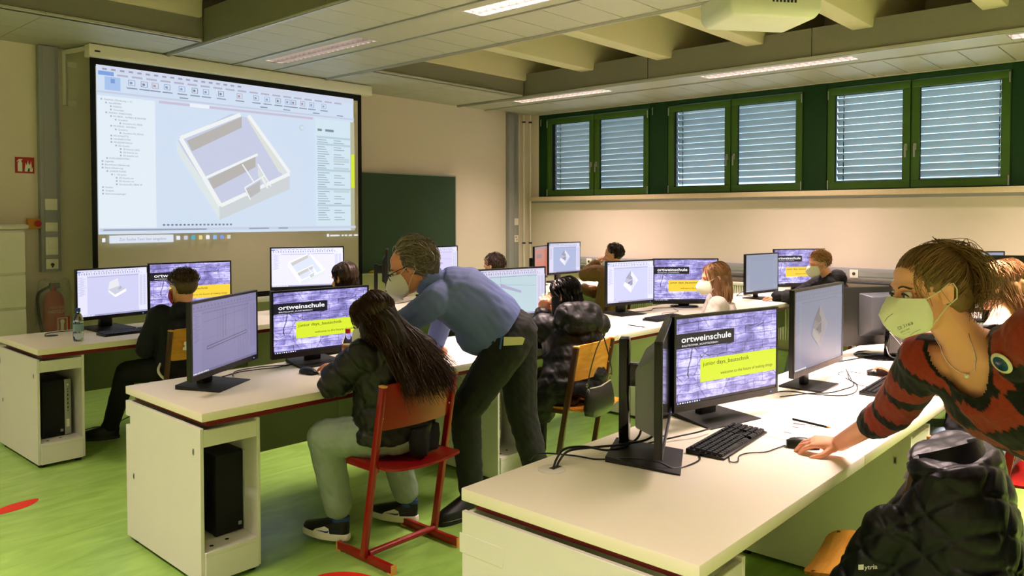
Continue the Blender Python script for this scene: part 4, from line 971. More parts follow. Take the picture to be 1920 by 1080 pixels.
# ---- ceiling projector
t = thing('projector', 'white ceiling projector cut by the top edge of the picture', 'projector', (3.18, 1.46, 2.36), math.radians(-38))
b = MB(); b.loft([[(-.18, -.13, .02), (.18, -.13, .02), (.18, .13, .02), (-.18, .13, .02)], [(-.20, -.15, .05), (.20, -.15, .05), (.20, .15, .05), (-.20, .15, .05)], [(-.20, -.15, .13), (.20, -.15, .13), (.20, .15, .13), (-.20, .15, .13)]]); b.build('body', mat('projector_white', '#e4e2d8', .4), t, bevel=.012, segs=3)
v = MB()
for i in range(7): v.box(-.02+i*.016, -.152, .075, -.012+i*.016, -.149, .12)
v.build('vent', M_black, t)
bt = MB()
for i in range(5): bt.lathe([(.004, 0), (.004, .003)], 10).xf(Matrix.Translation((-.14+i*.013, -.150, .09)) @ Matrix.Rotation(PI/2, 4, 'X'), len(bt.v)-20)
bt.build('button', M_trunk, t)
MB().lathe([(.045, 0), (.045, .05), (.035, .055), (.0, .05)], 20).xf(Matrix.Translation((-.12, .15, .085)) @ Matrix.Rotation(-PI/2, 4, 'X')).build('lens', M_gloss, t)
MB().box(-.206, -.145, .10, -.199, -.12, .125).build('socket_red', M_sred, t)
MB().tube([(0, 0, .13), (0, 0, 1.54)], .022, 12).build('ceiling_pole', M_white, t); MB().lathe([(.09, .128), (.09, .145)], 20).build('mount_plate', M_white, t)
# ================================================================== PEOPLE
V = Vector
def remesh(mb, voxel, smooth=3, fac=.5, name='body'):
    me = mb.mesh('tmp', sharp=None); ob = bpy.data.objects.new('tmp', me); COL.objects.link(ob)
    m = ob.modifiers.new('r', 'REMESH'); m.mode = 'VOXEL'; m.voxel_size = voxel; m.use_smooth_shade = True
    if smooth: s = ob.modifiers.new('s', 'SMOOTH'); s.factor = fac; s.iterations = smooth
    out = bpy.data.meshes.new_from_object(ob.evaluated_get(bpy.context.evaluated_depsgraph_get()))
    bpy.data.objects.remove(ob); bpy.data.meshes.remove(me); out.name = name
    out.polygons.foreach_set('use_smooth', [True]*len(out.polygons))
    return out
def co_no(me):
    n = len(me.vertices); c = np.empty(n*3, np.float32); me.vertices.foreach_get('co', c)
    k = np.empty(n*3, np.float32); me.vertex_normals.foreach_get('vector', k)
    return c.reshape(-1, 3).astype(float), k.reshape(-1, 3).astype(float)
def set_co(me, c): me.vertices.foreach_set('co', c.astype(np.float32).ravel()); me.update()
_rk = np.random.RandomState(3)
_K = [(_rk.normal(size=3), _rk.rand()*6.28) for _ in range(24)]
def nz(c, f, n=6, o=0):
    r = 0
    for i in range(n):
        k, p = _K[(i+o) % 24]; r = r+np.sin((c@k)*f*(1+.22*i)+p+1.3*np.sin((c@_K[(i+o+7) % 24][0])*f*.5))
    return r/n
def seg_param(c, segs):
    best = None
    for i, (a, b) in enumerate(segs):
        a, b = np.array(a), np.array(b); d = b-a; L = np.linalg.norm(d); t = np.clip((c-a)@d/(L*L), -.3, 1.3)
        q = np.linalg.norm(c-(a+np.clip(t, 0, 1)[:, None]*d), axis=1)
        if best is None: best = [q, np.full(len(c), i), t*L]
        else:
            m = q < best[0]; best[0][m] = q[m]; best[1][m] = i; best[2][m] = (t*L)[m]
    return best[1], best[2], best[0]
def join(a, b):
    bm = bmesh.new(); bm.from_mesh(a); bm.from_mesh(b); bm.to_mesh(a); bm.free(); bpy.data.meshes.remove(b)
    a.polygons.foreach_set('use_smooth', [True]*len(a.polygons)); return a

def head_matrix(loc, yaw, pitch=0., roll=0., s=1.):
    return Matrix.Translation(loc) @ Matrix.Rotation(math.radians(yaw), 4, 'Z') @ Matrix.Rotation(-math.radians(pitch), 4, 'X') @ Matrix.Rotation(math.radians(roll), 4, 'Y') @ Matrix.Scale(s, 4)
def head_prims(mb, M, fem=False):
    k = len(mb.v)
    mb.ell((0, -.012, .030), (.073, .093, .083), 22); mb.ell((0, .020, -.030), (.058, .066, .076), 20)
    mb.ell((0, .034, -.072), (.044 if fem else .050, .050, .036), 16); mb.ell((0, .070, -.096), (.017, .018, .016), 12)
    mb.ell((0, .066, .026), (.050, .022, .016), 14); mb.ell((0, .050, .050), (.051, .027, .034), 14)
    mb.cap((0, .078, .012), (0, .106, -.026), .007, .0105, 10); mb.ell((0, .096, -.031), (.015, .011, .009), 10)
    for s in (-1, 1):
        mb.ell((s*.036, .056, -.026), (.022, .025, .022), 12)
        R = Matrix.Rotation(s*.35, 3, 'Z')
        mb.ell((s*.076, -.010, .0), (.008, .019, .031), 12, R); mb.ell((s*.079, -.016, .012), (.006, .015, .018), 10, R); mb.ell((s*.074, .0, -.022), (.006, .008, .012), 8)
    mb.ell((0, .082, -.058), (.021, .011, .006), 10); mb.ell((0, .080, -.068), (.018, .011, .007), 10)
    mb.xf(M, k)
def face_fix(me, M):
    """press the eye sockets and the ear bowls into the remeshed head"""
    c, n = co_no(me); I = np.array(M.inverted()); l = c@I[:3, :3].T+I[:3, 3]; d = np.zeros_like(l)
    for s in (-1, 1):
        r = ((l[:, 0]-s*.031)/.017)**2+((l[:, 2]-.002)/.011)**2; g = np.exp(-r)*(l[:, 1] > .03); d[:, 1] -= .011*g
        r = ((l[:, 1]+.010)/.009)**2+((l[:, 2]-.003)/.016)**2; g = np.exp(-r)*(l[:, 0]*s > .074); d[:, 0] -= s*.007*g
    l = l+d; A = np.array(M); set_co(me, l@A[:3, :3].T+A[:3, 3])
def hand_prims(mb, wrist, fwd, up, side, curl=(20, 30, 20), spread=6, s=1., thumb=(.5, .55)):
    """side +1: thumb on local +X"""
    f = V(fwd).normalized(); u = V(up); u = (u-f*u.dot(f)).normalized(); x = f.cross(u)
    M = Matrix((x, f, u)).transposed().to_4x4(); M.translation = V(wrist); M = M @ Matrix.Scale(s, 4); k = len(mb.v)
    mb.loft([[(w*math.cos(a)+ox, y, h*math.sin(a)+oz) for a in [2*PI*i/14 for i in range(14)]] for w, y, h, ox, oz in
             ((.020, -.03, .018, 0, 0), (.026, -.005, .018, 0, 0), (.031, .018, .017, 0, .001), (.038, .05, .0155, 0, .003), (.041, .078, .013, 0, .003), (.034, .092, .009, 0, .001))])
    mb.ell((side*.026, .028, -.007), (.016, .028, .015), 10)
    if not isinstance(curl[0], (tuple, list)): curl = [curl]*4
    for (bx, by, L), cu, i in zip(((.030, .083, .073), (.010, .088, .082), (-.0105, .086, .075), (-.029, .078, .059)), curl, range(4)):
        p = V((side*bx, by, .002)); ang = 0; sp = math.radians(spread)*(1.5-i)*side*.6; r = .0088 if i < 3 else .0078
        mb.ell(p+V((0, 0, .003)), (.0095, .0105, .0095), 8)
        for j, (fr, cc) in enumerate(zip((.46, .30, .24), cu)):
            ang += math.radians(cc); d = V((math.sin(sp)*math.cos(ang), math.cos(sp)*math.cos(ang), -math.sin(ang))); q = p+d*L*fr
            mb.cap(p, q, r, r*.92, 10); p = q; r *= .92
    a, b = thumb
    p = V((side*.030, .022, -.006)); q = p+V((side*math.sin(a)*.045, math.cos(a)*.045, -.010)); mb.cap(p, q, .0125, .0105, 10)
    q2 = q+V((side*math.sin(a-b)*.034, math.cos(a-b)*.034, -.006)); mb.cap(q, q2, .0105, .0085, 10)
    mb.xf(M, k); return M
def spine_rings(P, s, off, st):
    lh = (P['hipR']-P['hipL']).normalized(); ls = (P['shR']-P['shL']).normalized(); sp = [P['pelvis'], P['chest'], P['neck']]
    rings = []
    for t, w, d in st:
        if t <= 1: c = sp[0].lerp(sp[1], t); tan = (sp[1]-sp[0]).normalized()
        else: c = sp[1].lerp(sp[2], t-1); tan = ((sp[2]-sp[1]).normalized()*(t-1)+(sp[1]-sp[0]).normalized()*(2-t)).normalized()
        if t < 0: c = sp[0]+(sp[1]-sp[0])*t
        la = lh.lerp(ls, min(1, max(0, t))).normalized(); la = (la-tan*la.dot(tan)).normalized(); de = la.cross(tan)
        rings.append([c+la*(w*s+off)*math.copysign(abs(math.cos(a))**.85, math.cos(a))+de*(d*s+off)*math.copysign(abs(math.sin(a))**.85, math.sin(a)) for a in [2*PI*k/24 for k in range(24)]])
    return rings
ST_BODY = ((-.28, .10, .09), (-.1, .155, .11), (.1, .165, .115), (.5, .135, .10), (.85, .152, .115), (1.1, .160, .115), (1.45, .135, .092), (1.75, .085, .070), (1.98, .056, .055))
def limb(mb, P, s, off, kind, sd, cut=1.0):
    if kind == 'arm':
        a, b, c = P['sh'+sd], P['el'+sd], P['wr'+sd]; r = (.055, .042, .041, .028)
        mb.cap(P['chest'].lerp(P['neck'], .35).lerp(a, .55), a, .06*s+off, .058*s+off)
    else: a, b, c = P['hip'+sd], P['kn'+sd], P['an'+sd]; r = (.086, .058, .056, .036)
    mb.cap(a, b, r[0]*s+off, r[1]*s+off, 16)
    e = b.lerp(c, cut); mb.cap(b, e, r[2]*s+off, (r[2]+(r[3]-r[2])*cut)*s+off, 16)
    if kind == 'leg': m = b.lerp(c, .3); mb.cap(m, b.lerp(c, .45), .05*s+off, .046*s+off)
def seated(x, y, yaw, s=1., lean=.10, z=.46, **ov):
    R = Matrix.Rotation(math.radians(yaw), 3, 'Z'); o = V((x, y, 0))
    def L(a, b, c): return o+R @ V((a, b, 0))+V((0, 0, c))
    P = dict(pelvis=L(0, .04, z+.09*s), chest=L(0, .025+lean*.55, z+.40*s), neck=L(0, .0+lean*.95, z+.565*s), head=L(0, .01+lean*1.1, z+.69*s))
    for sd, k in (('L', -1), ('R', 1)):
        P['sh'+sd] = L(k*.165*s, .0+lean*.85, z+.50*s); P['el'+sd] = L(k*.23*s, .08+lean, z+.26*s); P['wr'+sd] = L(k*.13*s, .32*s+lean*.6, z+.335*s)
        P['hip'+sd] = L(k*.085*s, .05, z+.085*s); P['kn'+sd] = L(k*.11*s, .36*s, z+.06*s); P['an'+sd] = L(k*.11*s, .36*s, .09); P['toe'+sd] = L(k*.12*s, .50*s, .035)
    for k, v in ov.items(): P[k] = V(v)
    return P
def shoe(o, ank, toe, sole_m, up_m, s=1., panel=None, sole_h=.03):
    heel = V((ank.x, ank.y, 0)); d = V((toe.x-ank.x, toe.y-ank.y, 0)).normalized(); x = d.cross(V((0, 0, 1)))
    M = Matrix((x, d, V((0, 0, 1)))).transposed().to_4x4(); M.translation = heel-d*.055*s+V((0, 0, max(0, min(ank.z, toe.z+.06)-.095))); M = M @ Matrix.Scale(s, 4)
    def ol(k, z, dy=0): 
        out = []
        for i in range(24):
            a = 2*PI*i/24; yy = .135+.138*math.sin(a); w = (.042+.008*math.sin((yy/.27)*PI*1.2-.4))*abs(math.cos(a))**.7
            out.append((math.copysign(w*k, math.cos(a)), .135+(yy-.135)*k+dy, z))
        return out
    m = MB(); m.loft([ol(1, 0), ol(1.03, .008), ol(1.02, sole_h)]); m.xf(M); sh = m.build('shoe_sole', sole_m, o, bevel=.002, segs=1)
    m = MB(); m.loft([ol(.98, sole_h-.002), ol(.97, .042), [(x_*.9, y_ if y_ < .13 else .13+(y_-.13)*.9, .058 if y_ > .15 else .066) for x_, y_, _ in ol(1, 0)],
                      [(x_*.66, .062+(y_-.135)*.46, .092-.0*y_) for x_, y_, _ in ol(1, 0)], [(x_*.64, .058+(y_-.135)*.42, .115) for x_, y_, _ in ol(1, 0)]]); m.xf(M); u = m.build('shoe_upper', up_m, o, sharp=50)
    if panel:
        for sd in (-1, 1):
            m = MB(); m.add([(sd*.0505, .075, .034), (sd*.0515, .180, .034), (sd*.0495, .165, .048), (sd*.0455, .11, .068), (sd*.0455, .085, .060)], [(0, 1, 2, 3, 4)]); m.xf(M); m.build('white_panel', panel[0], u, sharp=None)
            m = MB(); m.add([(sd*.0520, .165, .046), (sd*.0515, .10, .039), (sd*.0510, .085, .042), (sd*.0495, .083, .052), (sd*.0505, .10, .045), (sd*.0470, .02, .066), (sd*.0485, .05, .055), (sd*.0505, .10, .047)], [(0, 1, 4, 7), (1, 2, 4), (2, 3, 4), (4, 6, 5), (4, 7, 6)]); m.xf(M); m.build('curved_stripe', panel[1], u, sharp=None)
        m = MB(); m.loft([[(x_*.69, .058+(y_-.135)*.45, .098) for x_, y_, _ in ol(1, 0)], [(x_*.69, .058+(y_-.135)*.45, .116) for x_, y_, _ in ol(1, 0)]]); m.xf(M); m.build('collar', panel[1], u)
        m = MB()
        for i in range(5): yy = .115+i*.017; z_ = .083-.006*i; m.tube([(-.026, yy, z_-.012), (0, yy+.004, z_), (.026, yy, z_-.012)], .003, 5)
        m.xf(M); m.build('laces', M_black, u)
    return sh
def mask_mesh(M, col=M_mask, k=1.):
    ridge = [(.104, .002), (.126, -.022), (.141, -.045), (.130, -.075), (.108, -.104), (.085, -.118)]
    side = [(.046, -.008), (.040, -.025), (.035, -.045), (.034, -.065), (.036, -.085), (.044, -.098)]; sx = [.068, .071, .072, .070, .064, .054]
    nu = 10; vs = []; 
    for (ry, rz), (sy, sz), x in zip(ridge, side, sx):
        for i in range(-nu, nu+1):
            u = i/nu; a = abs(u); vs.append((math.copysign(x*a**.95, u), ry+(sy-ry)*a**1.25+.012*math.sin(PI*a)*1., rz+(sz-rz)*a))
    W = 2*nu+1; fs = [(j*W+i, j*W+i+1, (j+1)*W+i+1, (j+1)*W+i) for j in range(5) for i in range(W-1)]
    m = MB(); m.add(vs, fs); n = len(vs); m.add([(x*.96, y-.004, z) for x, y, z in vs], [tuple(reversed(f)) for f in fs])
    rim = list(range(W))+[j*W+W-1 for j in range(1, 6)]+[5*W+i for i in range(W-2, -1, -1)]+[j*W for j in range(4, 0, -1)]
    for a, b in zip(rim, rim[1:]+rim[:1]): m.f.append([a, b, b+n, a+n]); m.m.append(0); m.c.append(None)
    m.xf(M); return m
def strap(M, s):
    m = MB(); m.tube([V(p) for p in ((s*.069, .044, -.010), (s*.077, .008, .008), (s*.081, -.012, .022), (s*.083, -.026, .024), (s*.085, -.033, .008), (s*.084, -.030, -.016), (s*.077, -.004, -.036), (s*.066, .034, -.080))], .0017, 5); m.xf(M); return m
def hair_mat(name, c1, c2, rough=.42):
    m = bpy.data.materials.new(name); m.use_nodes = True; nt = m.node_tree; N = nt.nodes; L = nt.links; b = N['Principled BSDF']
    g = N.new('ShaderNodeNewGeometry'); cr = N.new('ShaderNodeValToRGB'); e = cr.color_ramp.elements; e[0].color = (*lin(c1), 1); e[1].color = (*lin(c2), 1)
    L.new(g.outputs['Random Per Island'], cr.inputs[0]); L.new(cr.outputs[0], b.inputs['Base Color']); b.inputs['Roughness'].default_value = rough; b.inputs['Specular IOR Level'].default_value = .35
    return m
EC, ER = V((0, -.020, .036)), V((.080, .092, .087))       # scalp ellipsoid in head space
def scalp(d, k=1.): return V((EC.x+ER.x*d.x*k, EC.y+ER.y*d.y*k, EC.z+ER.z*d.z*k))
def rnd_dir(rg):
    while True:
        d = V((rg.gauss(0, 1), rg.gauss(0, 1), rg.gauss(0, 1))); d.normalize(); return d
def hairline(p, front=.058, low=-.045):
    if p.z < low: return False
    if p.z > .085: return p.y < front
    if p.z > .02: return p.y < .012+(front-.012)*((p.z-.02)/.065)**.7
    return p.y < -.020
def swept(M, n, target, length, lift, seed, r=.0011, front=.058, low=-.045, wav=.004, rt=.35, npt=9, tj=.25, k0=1.):
    """strands combed over the scalp towards a direction in head space"""
    rg = random.Random(seed); m = MB(); T = V(target).normalized(); c = 0
    while c < n:
        d = rnd_dir(rg); p = scalp(d)
        if not hairline(p, front, low): continue
        c += 1; t = (T+V((rg.gauss(0, tj), rg.gauss(0, tj), rg.gauss(0, tj)))).normalized(); om = math.acos(max(-1, min(1, d.dot(t)))); so = math.sin(om) or 1e-4
        L = min(1., length*(.7+.6*rg.random())/max(om, .15)); ph = rg.random()*6.28; wv = wav*(.5+rg.random()); lf = lift*(.5+rg.random()); pts = []
        for i in range(npt):
            q = i/(npt-1); a = q*L; e = d*(math.sin((1-a)*om)/so)+t*(math.sin(a*om)/so) if om > .02 else d
            k = k0+lf*math.sin(PI*min(1, q*.8+.05)) if lift < .5 else k0+lf*q
            pts.append(scalp(e.normalized(), k)+V((math.sin(ph+9*q), math.sin(ph*1.7+8*q), math.cos(ph+7*q)))*wv*q)
        m.tube(pts, [r*(1-(1-rt)*(i/(npt-1))**2) for i in range(npt)], 3)
    m.xf(M); return m
def draped(M, n, seed, endf, r=.0013, front=.052, low=-.03, wav=.006, npt=13, swell=1.0, part=0.):
    """long strands: over the scalp, then hanging to world-space ends given by endf(u, rg)"""
    rg = random.Random(seed); m = MB(); c = 0
    while c < n:
        d = rnd_dir(rg); p = scalp(d, 1.02)
        if not hairline(p, front, low): continue
        c += 1; E = V(endf(d, rg)); P0 = M @ p; outd = (M.to_3x3() @ d).normalized(); side = V((d.x, d.y-.35, 0)); side = side.normalized() if side.length > .05 else V((0, -1, 0))
        e2 = V((side.x, side.y, .05)).normalized(); P1 = M @ scalp((d*.5+e2*.5).normalized(), 1.10*swell); P2 = M @ scalp((e2*.8+V((0, 0, -.6))).normalized(), 1.12*swell)
        ctrl = [P0, P1, P2, P2.lerp(E, .5)+outd*.012+V((0, 0, .01)), E]
        if d.z < 0: ctrl = [P0, P2.lerp(P0, .4)+outd*.01, P2.lerp(E, .5)+outd*.01, E]
        raw = bez(ctrl, 4); ph = rg.random()*6.28; L = len(raw); wv = wav*(.4+rg.random()); pts = []
        for i, q in enumerate(raw):
            t = i/(L-1); pts.append(q+V((math.sin(ph+11*t), math.cos(ph*1.3+10*t), .3*math.sin(ph+14*t)))*wv*t)
        m.tube(pts, [r*(1-.6*(i/(L-1))**3) for i in range(L)], 3)
    return m
def hair_base(M, front=0., big=1.0, extra=None):
    m = MB(); m.ell((EC.x, EC.y-front, EC.z), (ER.x*big*.985, ER.y*big*.985, ER.z*big*.985), 22); m.xf(M)
    if extra: extra(m)
    return m
def groove(me, M, fr=260, dep=.0018):
    c, n = co_no(me); I = np.array(M.inverted()); l = c@I[:3, :3].T+I[:3, 3]
    d = np.sin(l[:, 0]*fr+2*np.sin(l[:, 2]*30)+1.5*np.sin(l[:, 1]*25))+.6*nz(l, 90); set_co(me, c+n*(d*dep)[:, None]); return me

class Person:
    def __init__(s, label, P, base, cat='person', s_=1.):
        s.P, s.s, s.base = P, s_, V((base[0], base[1], 0)); s.o = thing('person', label, cat, s.base); s.T = Matrix.Translation(-s.base)
    def put(s, name, me, mats, parent=None, label=None):
        if isinstance(me, MB): me = me.mesh(name, sharp=60)
        me.name = name; me.transform(s.T); return link(name, me, mats, parent or s.o, label=label)
    def body(s, voxel=.006, HM=None, skin=M_skin, arms='', hands=None, fem=False, fine=None, hv=.0036):
        P, k = s.P, s.s; mb = MB(); mb.loft(spine_rings(P, k, -.004, ST_BODY))
        for sd in 'LR': limb(mb, P, k, 0, 'arm', sd); limb(mb, P, k, 0, 'leg', sd); mb.cap(P['an'+sd]+V((0, 0, -.035)), P['an'+sd].lerp(V(P['toe'+sd]), .75)+V((0, 0, -.012)), .026*k, .018*k)
        up = (HM.to_3x3() @ V((0, -.25, -1))).normalized(); mb.cap(P['chest'].lerp(P['neck'], .8), HM @ V((0, -.022, -.035)), .056*k, .052*k, 18)
        head_prims(mb, HM, fem)
        if fine: 
            for h in hands or (): hand_prims(mb, *h[0], **h[1])
            me = remesh(mb, fine, 3)
        else:
            me = remesh(mb, voxel, 3)
            for h in hands or ():
                hb = MB(); hand_prims(hb, *h[0], **h[1]); w = V(h[0][0]); f = V(h[0][1]).normalized(); hb.cap(w-f*.10, w+f*.005, .030*k, .025*k); join(me, remesh(hb, hv, 2))
        face_fix(me, HM); s.HM = HM; s.b = s.put('body', me, skin); return s.b
    def eyes(s, iris='#4a5a60', brow='#4a3524', sides=(-1, 1), look=0.):
        M = s.HM
        for q in sides:
            m = MB(); m.ell((q*.0310, .0715, .002), (.0122, .0122, .0118), 16); m.xf(M); e = s.put('eye', m, mat('eye_white', '#e9e4de', .15, var=.01))
            m = MB()
            for rad, dy, mi in ((.0058, .0118, 0), (.0027, .0122, 1)):
                m.loft([[(q*.031+look+rad*math.cos(a), .0715+math.sqrt(max(0, .0124**2-rad*rad-look*look))+.0002*mi, .002+rad*math.sin(a)) for a in [2*PI*i/16 for i in range(16)]], [(q*.031+look+rad*.1*math.cos(a), .0715+dy+.0007+.0003*mi, .002+rad*.1*math.sin(a)) for a in [2*PI*i/16 for i in range(16)]]], mi=mi)
            m.xf(M); s.put('iris', m, [mat('iris_'+iris[1:], iris, .1), M_black], e)
            m = MB(); m.tube([(q*x, .0715+y, z) for x, y, z in ((.0175, .0055, .0005), (.023, .0112, .0065), (.031, .0133, .0090), (.039, .0105, .0065), (.0455, .0045, -.0005))], [.0014, .0022, .0026, .0026, .0018], 6); m.xf(M); s.put('upper_lid', m, mat('lash_brown', '#3a261c', .6))
            m = MB(); m.tube([(q*x, .0715+y, z) for x, y, z in ((.0185, .0055, -.0015), (.025, .0105, -.0065), (.032, .0118, -.0082), (.040, .0090, -.0060), (.045, .0045, -.001))], .0016, 6); m.xf(M); s.put('lower_lid', m, M_skin)
            m = MB()
            for i in range(26):
                t = i/25; x = q*(.013+.036*t); z = .0225+.006*math.sin(PI*min(1, t*1.15)*.9)-.004*t; y = .0865-.016*t*t-.002
                m.tube([(x, y, z-.002), (x+q*.004, y+.0015, z+.002), (x+q*.009, y-.0002-.002*t, z+.001)], [.0012, .001, .0004], 4)
            m.xf(M); s.put('eyebrow', m, mat('brow_'+brow[1:], brow, .7))
    def mask(s, col=M_mask, sides=(-1, 1)):
        m = s.put('face_mask', mask_mesh(s.HM), col)
        for q in sides: s.put('ear_strap', strap(s.HM, q), mat('strap_white', '#e6dfcc', .6), m)
        return m
    def garment(s, name, mat_, off, st=None, arms='LR', cut=.92, legs='', legcut=.95, voxel=.007, smooth=3, puff=None, wr=(.003, 18), extra=None, colour=None, torso=True, legoff=None, quilt=None):
        P, k = s.P, s.s; mb = MB()
        if torso: mb.loft(spine_rings(P, k, off, st or ST_BODY[1:-1]))
        for a in arms: limb(mb, P, k, off*.9, 'arm', a, cut)
        for a in legs: limb(mb, P, k, off if legoff is None else legoff, 'leg', a, legcut)
        if extra: extra(mb)
        me = remesh(mb, voxel, smooth); c, n = co_no(me)
        segs = [(P['pelvis']-(P['chest']-P['pelvis'])*.6, P['chest'].lerp(P['neck'], .5))]
        for a in arms: segs += [(P['sh'+a], P['el'+a]), (P['el'+a], P['wr'+a])]
        for a in legs: segs += [(P['hip'+a], P['kn'+a]), (P['kn'+a], P['an'+a])]
        i, t, q = seg_param(c, segs); d = wr[0]*nz(c, wr[1])+wr[0]*.6*nz(c, wr[1]*2.4, 5, 9)
        if puff:
            t2 = t+.006*nz(c, 14); g = np.abs(np.cos(PI*t2/puff[0])); d = d-puff[1]*g**7+puff[1]*.35*(1-g**2)
        if quilt:
            u = c@np.array(quilt[2]); v = c@np.array(quilt[3]); g = np.maximum(np.abs(np.cos(PI*(u+v)/quilt[0])), np.abs(np.cos(PI*(u-v)/quilt[0]))); d = d-quilt[1]*g**10
        set_co(me, c+n*d[:, None])
        if colour:
            cc = colour(c, i, t, q); at = me.color_attributes.new('Col', 'FLOAT_COLOR', 'POINT'); at.data.foreach_set('color', np.concatenate([cc, np.ones((len(cc), 1))], 1).astype(np.float32).ravel())
        return s.put(name, me, mat_)
    def shoes(s, sole, up, sc=1., panel=None, sole_h=.03, sides='LR'):
        for a in sides:
            P = dict(s.P); an, to = V(P['an'+a])-s.base, V(P['toe'+a])-s.base; shoe(s.o, an, to, sole, up, sc, panel, sole_h)
def K(p, k, C=V((0, 0, 1.57))): return C+(V(p)-C)*k
M_puff = mat('puffer_black', '#0e0e10', .52, var=.15, bump=.25, bscale=45, spec=.4)
M_puff2 = mat('puffer_green_black', '#12120e', .45, var=.2, bump=.25, bscale=45, spec=.5)
M_blackcloth = mat('black_cloth', '#0f0f11', .85, var=.15, bump=.2, bscale=300)
M_navy = mat('navy_hoodie', '#10141f', .85, var=.15, bump=.2, bscale=250)
M_jeans = mat('washed_jeans', '#76889a', .85, var=.18, scale=25, bump=.2, bscale=400)
M_palejean = mat('pale_green_jeans', '#8d9c8c', .85, var=.12, scale=20, bump=.2, bscale=400)
M_trous = mat('charcoal_trousers', '#1b1c1c', .85, var=.15, scale=20, bump=.2, bscale=300)
M_tan = mat('tan_coat', '#7d5c32', .85, var=.2, scale=12, bump=.2, bscale=150)
M_grey_top = mat('grey_jumper', '#b0aaa0', .9, var=.06, bump=.2, bscale=220)
M_shblk = mat('shoe_black', '#0e0e0f', .45); M_shwh = mat('shoe_white', '#e4dfd2', .5); M_shbl = mat('shoe_blue', '#24407c', .5)
H_dark = hair_mat('hair_dark_brown', '#150d08', '#3a2618'); H_black = hair_mat('hair_black', '#050505', '#15120f', .3); H_brown = hair_mat('hair_brown', '#4a3420', '#a07a50')
H_long = hair_mat('hair_long_brown', '#1c100a', '#4d3220'); H_blond = hair_mat('hair_blond', '#6b4a26', '#b48a54'); H_grey = hair_mat('hair_grey_brown', '#4b4034', '#a39884'); H_fair = hair_mat('hair_fair', '#62432a', '#a07a4e')
H_short = hair_mat('hair_short_brown', '#241910', '#5b4530')

# ---- the bending man
k = 1.03
P = {n: K(p, k) for n, p in dict(pelvis=(2.93, 2.67, .985), chest=(2.76, 2.85, 1.185), neck=(2.645, 2.925, 1.245), head=(2.555, 2.975, 1.315), shL=(2.56, 2.80, 1.165), shR=(2.85, 3.03, 1.22), elL=(2.42, 3.02, .98), wrL=(2.395, 3.28, .815), elR=(2.93, 3.16, .98), wrR=(2.965, 3.275, .80),
    hipL=(2.87, 2.60, .95), hipR=(3.03, 2.70, .95), knL=(2.76, 2.80, .60), knR=(3.07, 2.70, .56)).items()}
P.update(anL=V((2.93, 2.93, .10)), toeL=V((2.76, 2.92, .035)), anR=V((3.24, 2.70, .10)), toeR=V((3.09, 2.78, .035)))
man = Person('man in blue shirt bending over the desk, grey hair, glasses and mask', P, (3.05, 2.80), s_=1.06)
HM = head_matrix(P['head'], 43, 22, 4, 1.13)
hl = ((P['wrL'], (V((2.39, 3.52, .795))-P['wrL']), (0, .2, 1), 1), dict(curl=((12, 25, 15), (8, 22, 12), (10, 24, 14), (14, 28, 18)), spread=8, s=1.05))
hr = ((P['wrR'], (.05, .9, -.25), (0, .3, 1), -1), dict(curl=(10, 20, 12), s=1.05))
man.body(.0055, HM, mat('skin_ruddy', '#e29a76', .5, var=.08, scale=30, sss=.12), hands=(hl, hr))
man.eyes('#5a5a52', '#6a5a48')
man.mask()
mb = MB(); mb.tube([(2.40, 3.46, .815), (2.40, 3.46, .816)], .01); 
shirt_m = mat('shirt_blue', '#6676b6', .75, var=.12, scale=500, bump=.15, bscale=500)
def ex(mb): mb.cap(P['neck'].lerp(P['chest'], .2), P['neck']+(P['head']-P['neck'])*.30, .082, .074); mb.ell(P['pelvis'].lerp(P['chest'], .35)+V((-.05, .03, -.07)), (.13, .13, .12))
man.garment('shirt', shirt_m, .020, ((.06, .162, .118), (.25, .158, .128), (.5, .158, .13), (.85, .178, .13), (1.1, .185, .125), (1.45, .165, .10), (1.75, .09, .072)), cut=.90, voxel=.006, smooth=3, wr=(.006, 15), extra=ex)
cm = MB()
ct = (P['head']-P['neck']).normalized(); cc = P['neck']+ct*.02; a1 = ct.orthogonal().normalized(); a2 = ct.cross(a1)
cm.loft([[cc+ct*h+(a1*math.cos(t)+a2*math.sin(t))*r for t in [2*PI*i/22 for i in range(22)]] for h, r in ((-.02, .088), (.035, .080), (.04, .076), (-.015, .082))], caps=False)
man.put('collar', cm, shirt_m)
for sd in 'LR':
    w, e = P['wr'+sd], P['el'+sd]; d = (w-e).normalized(); m = MB(); m.tube([w-d*.05, w-d*.048, w-d*.002, w], [.036, .042, .041, .036], 16); man.put('cuff', m, shirt_m)
man.garment('trousers', M_trous, .017, ((-.34, .11, .10), (-.12, .165, .12), (.02, .160, .115), (.12, .152, .110)), arms='', legs='LR', legcut=1.0, voxel=.0065, smooth=4, wr=(.005, 22), legoff=.024)
bm_ = MB(); r = spine_rings(P, 1.06, .022, ((.08, .158, .113), (.15, .155, .110))); bm_.loft(r, caps=False); q = spine_rings(P, 1.06, .014, ((.08, .158, .113), (.15, .155, .110))); bm_.loft([q[1], q[0]], caps=False); man.put('belt', bm_, M_black)
tr_ = [o for o in man.o.children if o.name.startswith('trousers')][0]; ct_, nt_ = co_no(tr_.data); ct_ = ct_+np.array(man.base)
def pocket(p):
    e_ = np.array((-.77, -.60, .22)); r_ = ct_-np.array(p); t_ = r_@e_; i = int(np.argmin(np.linalg.norm(r_-t_[:, None]*e_, axis=1)-.08*t_)); n_ = V(nt_[i]); n_ = (n_-V((0, 0, n_.z*.8))).normalized(); u_ = V((0, 0, 1)); x_ = u_.cross(n_).normalized(); M = Matrix((x_, u_, n_)).transposed().to_4x4(); M.translation = V(ct_[i])+n_*.004; return M
Mp = pocket((2.98, 2.66, .93))
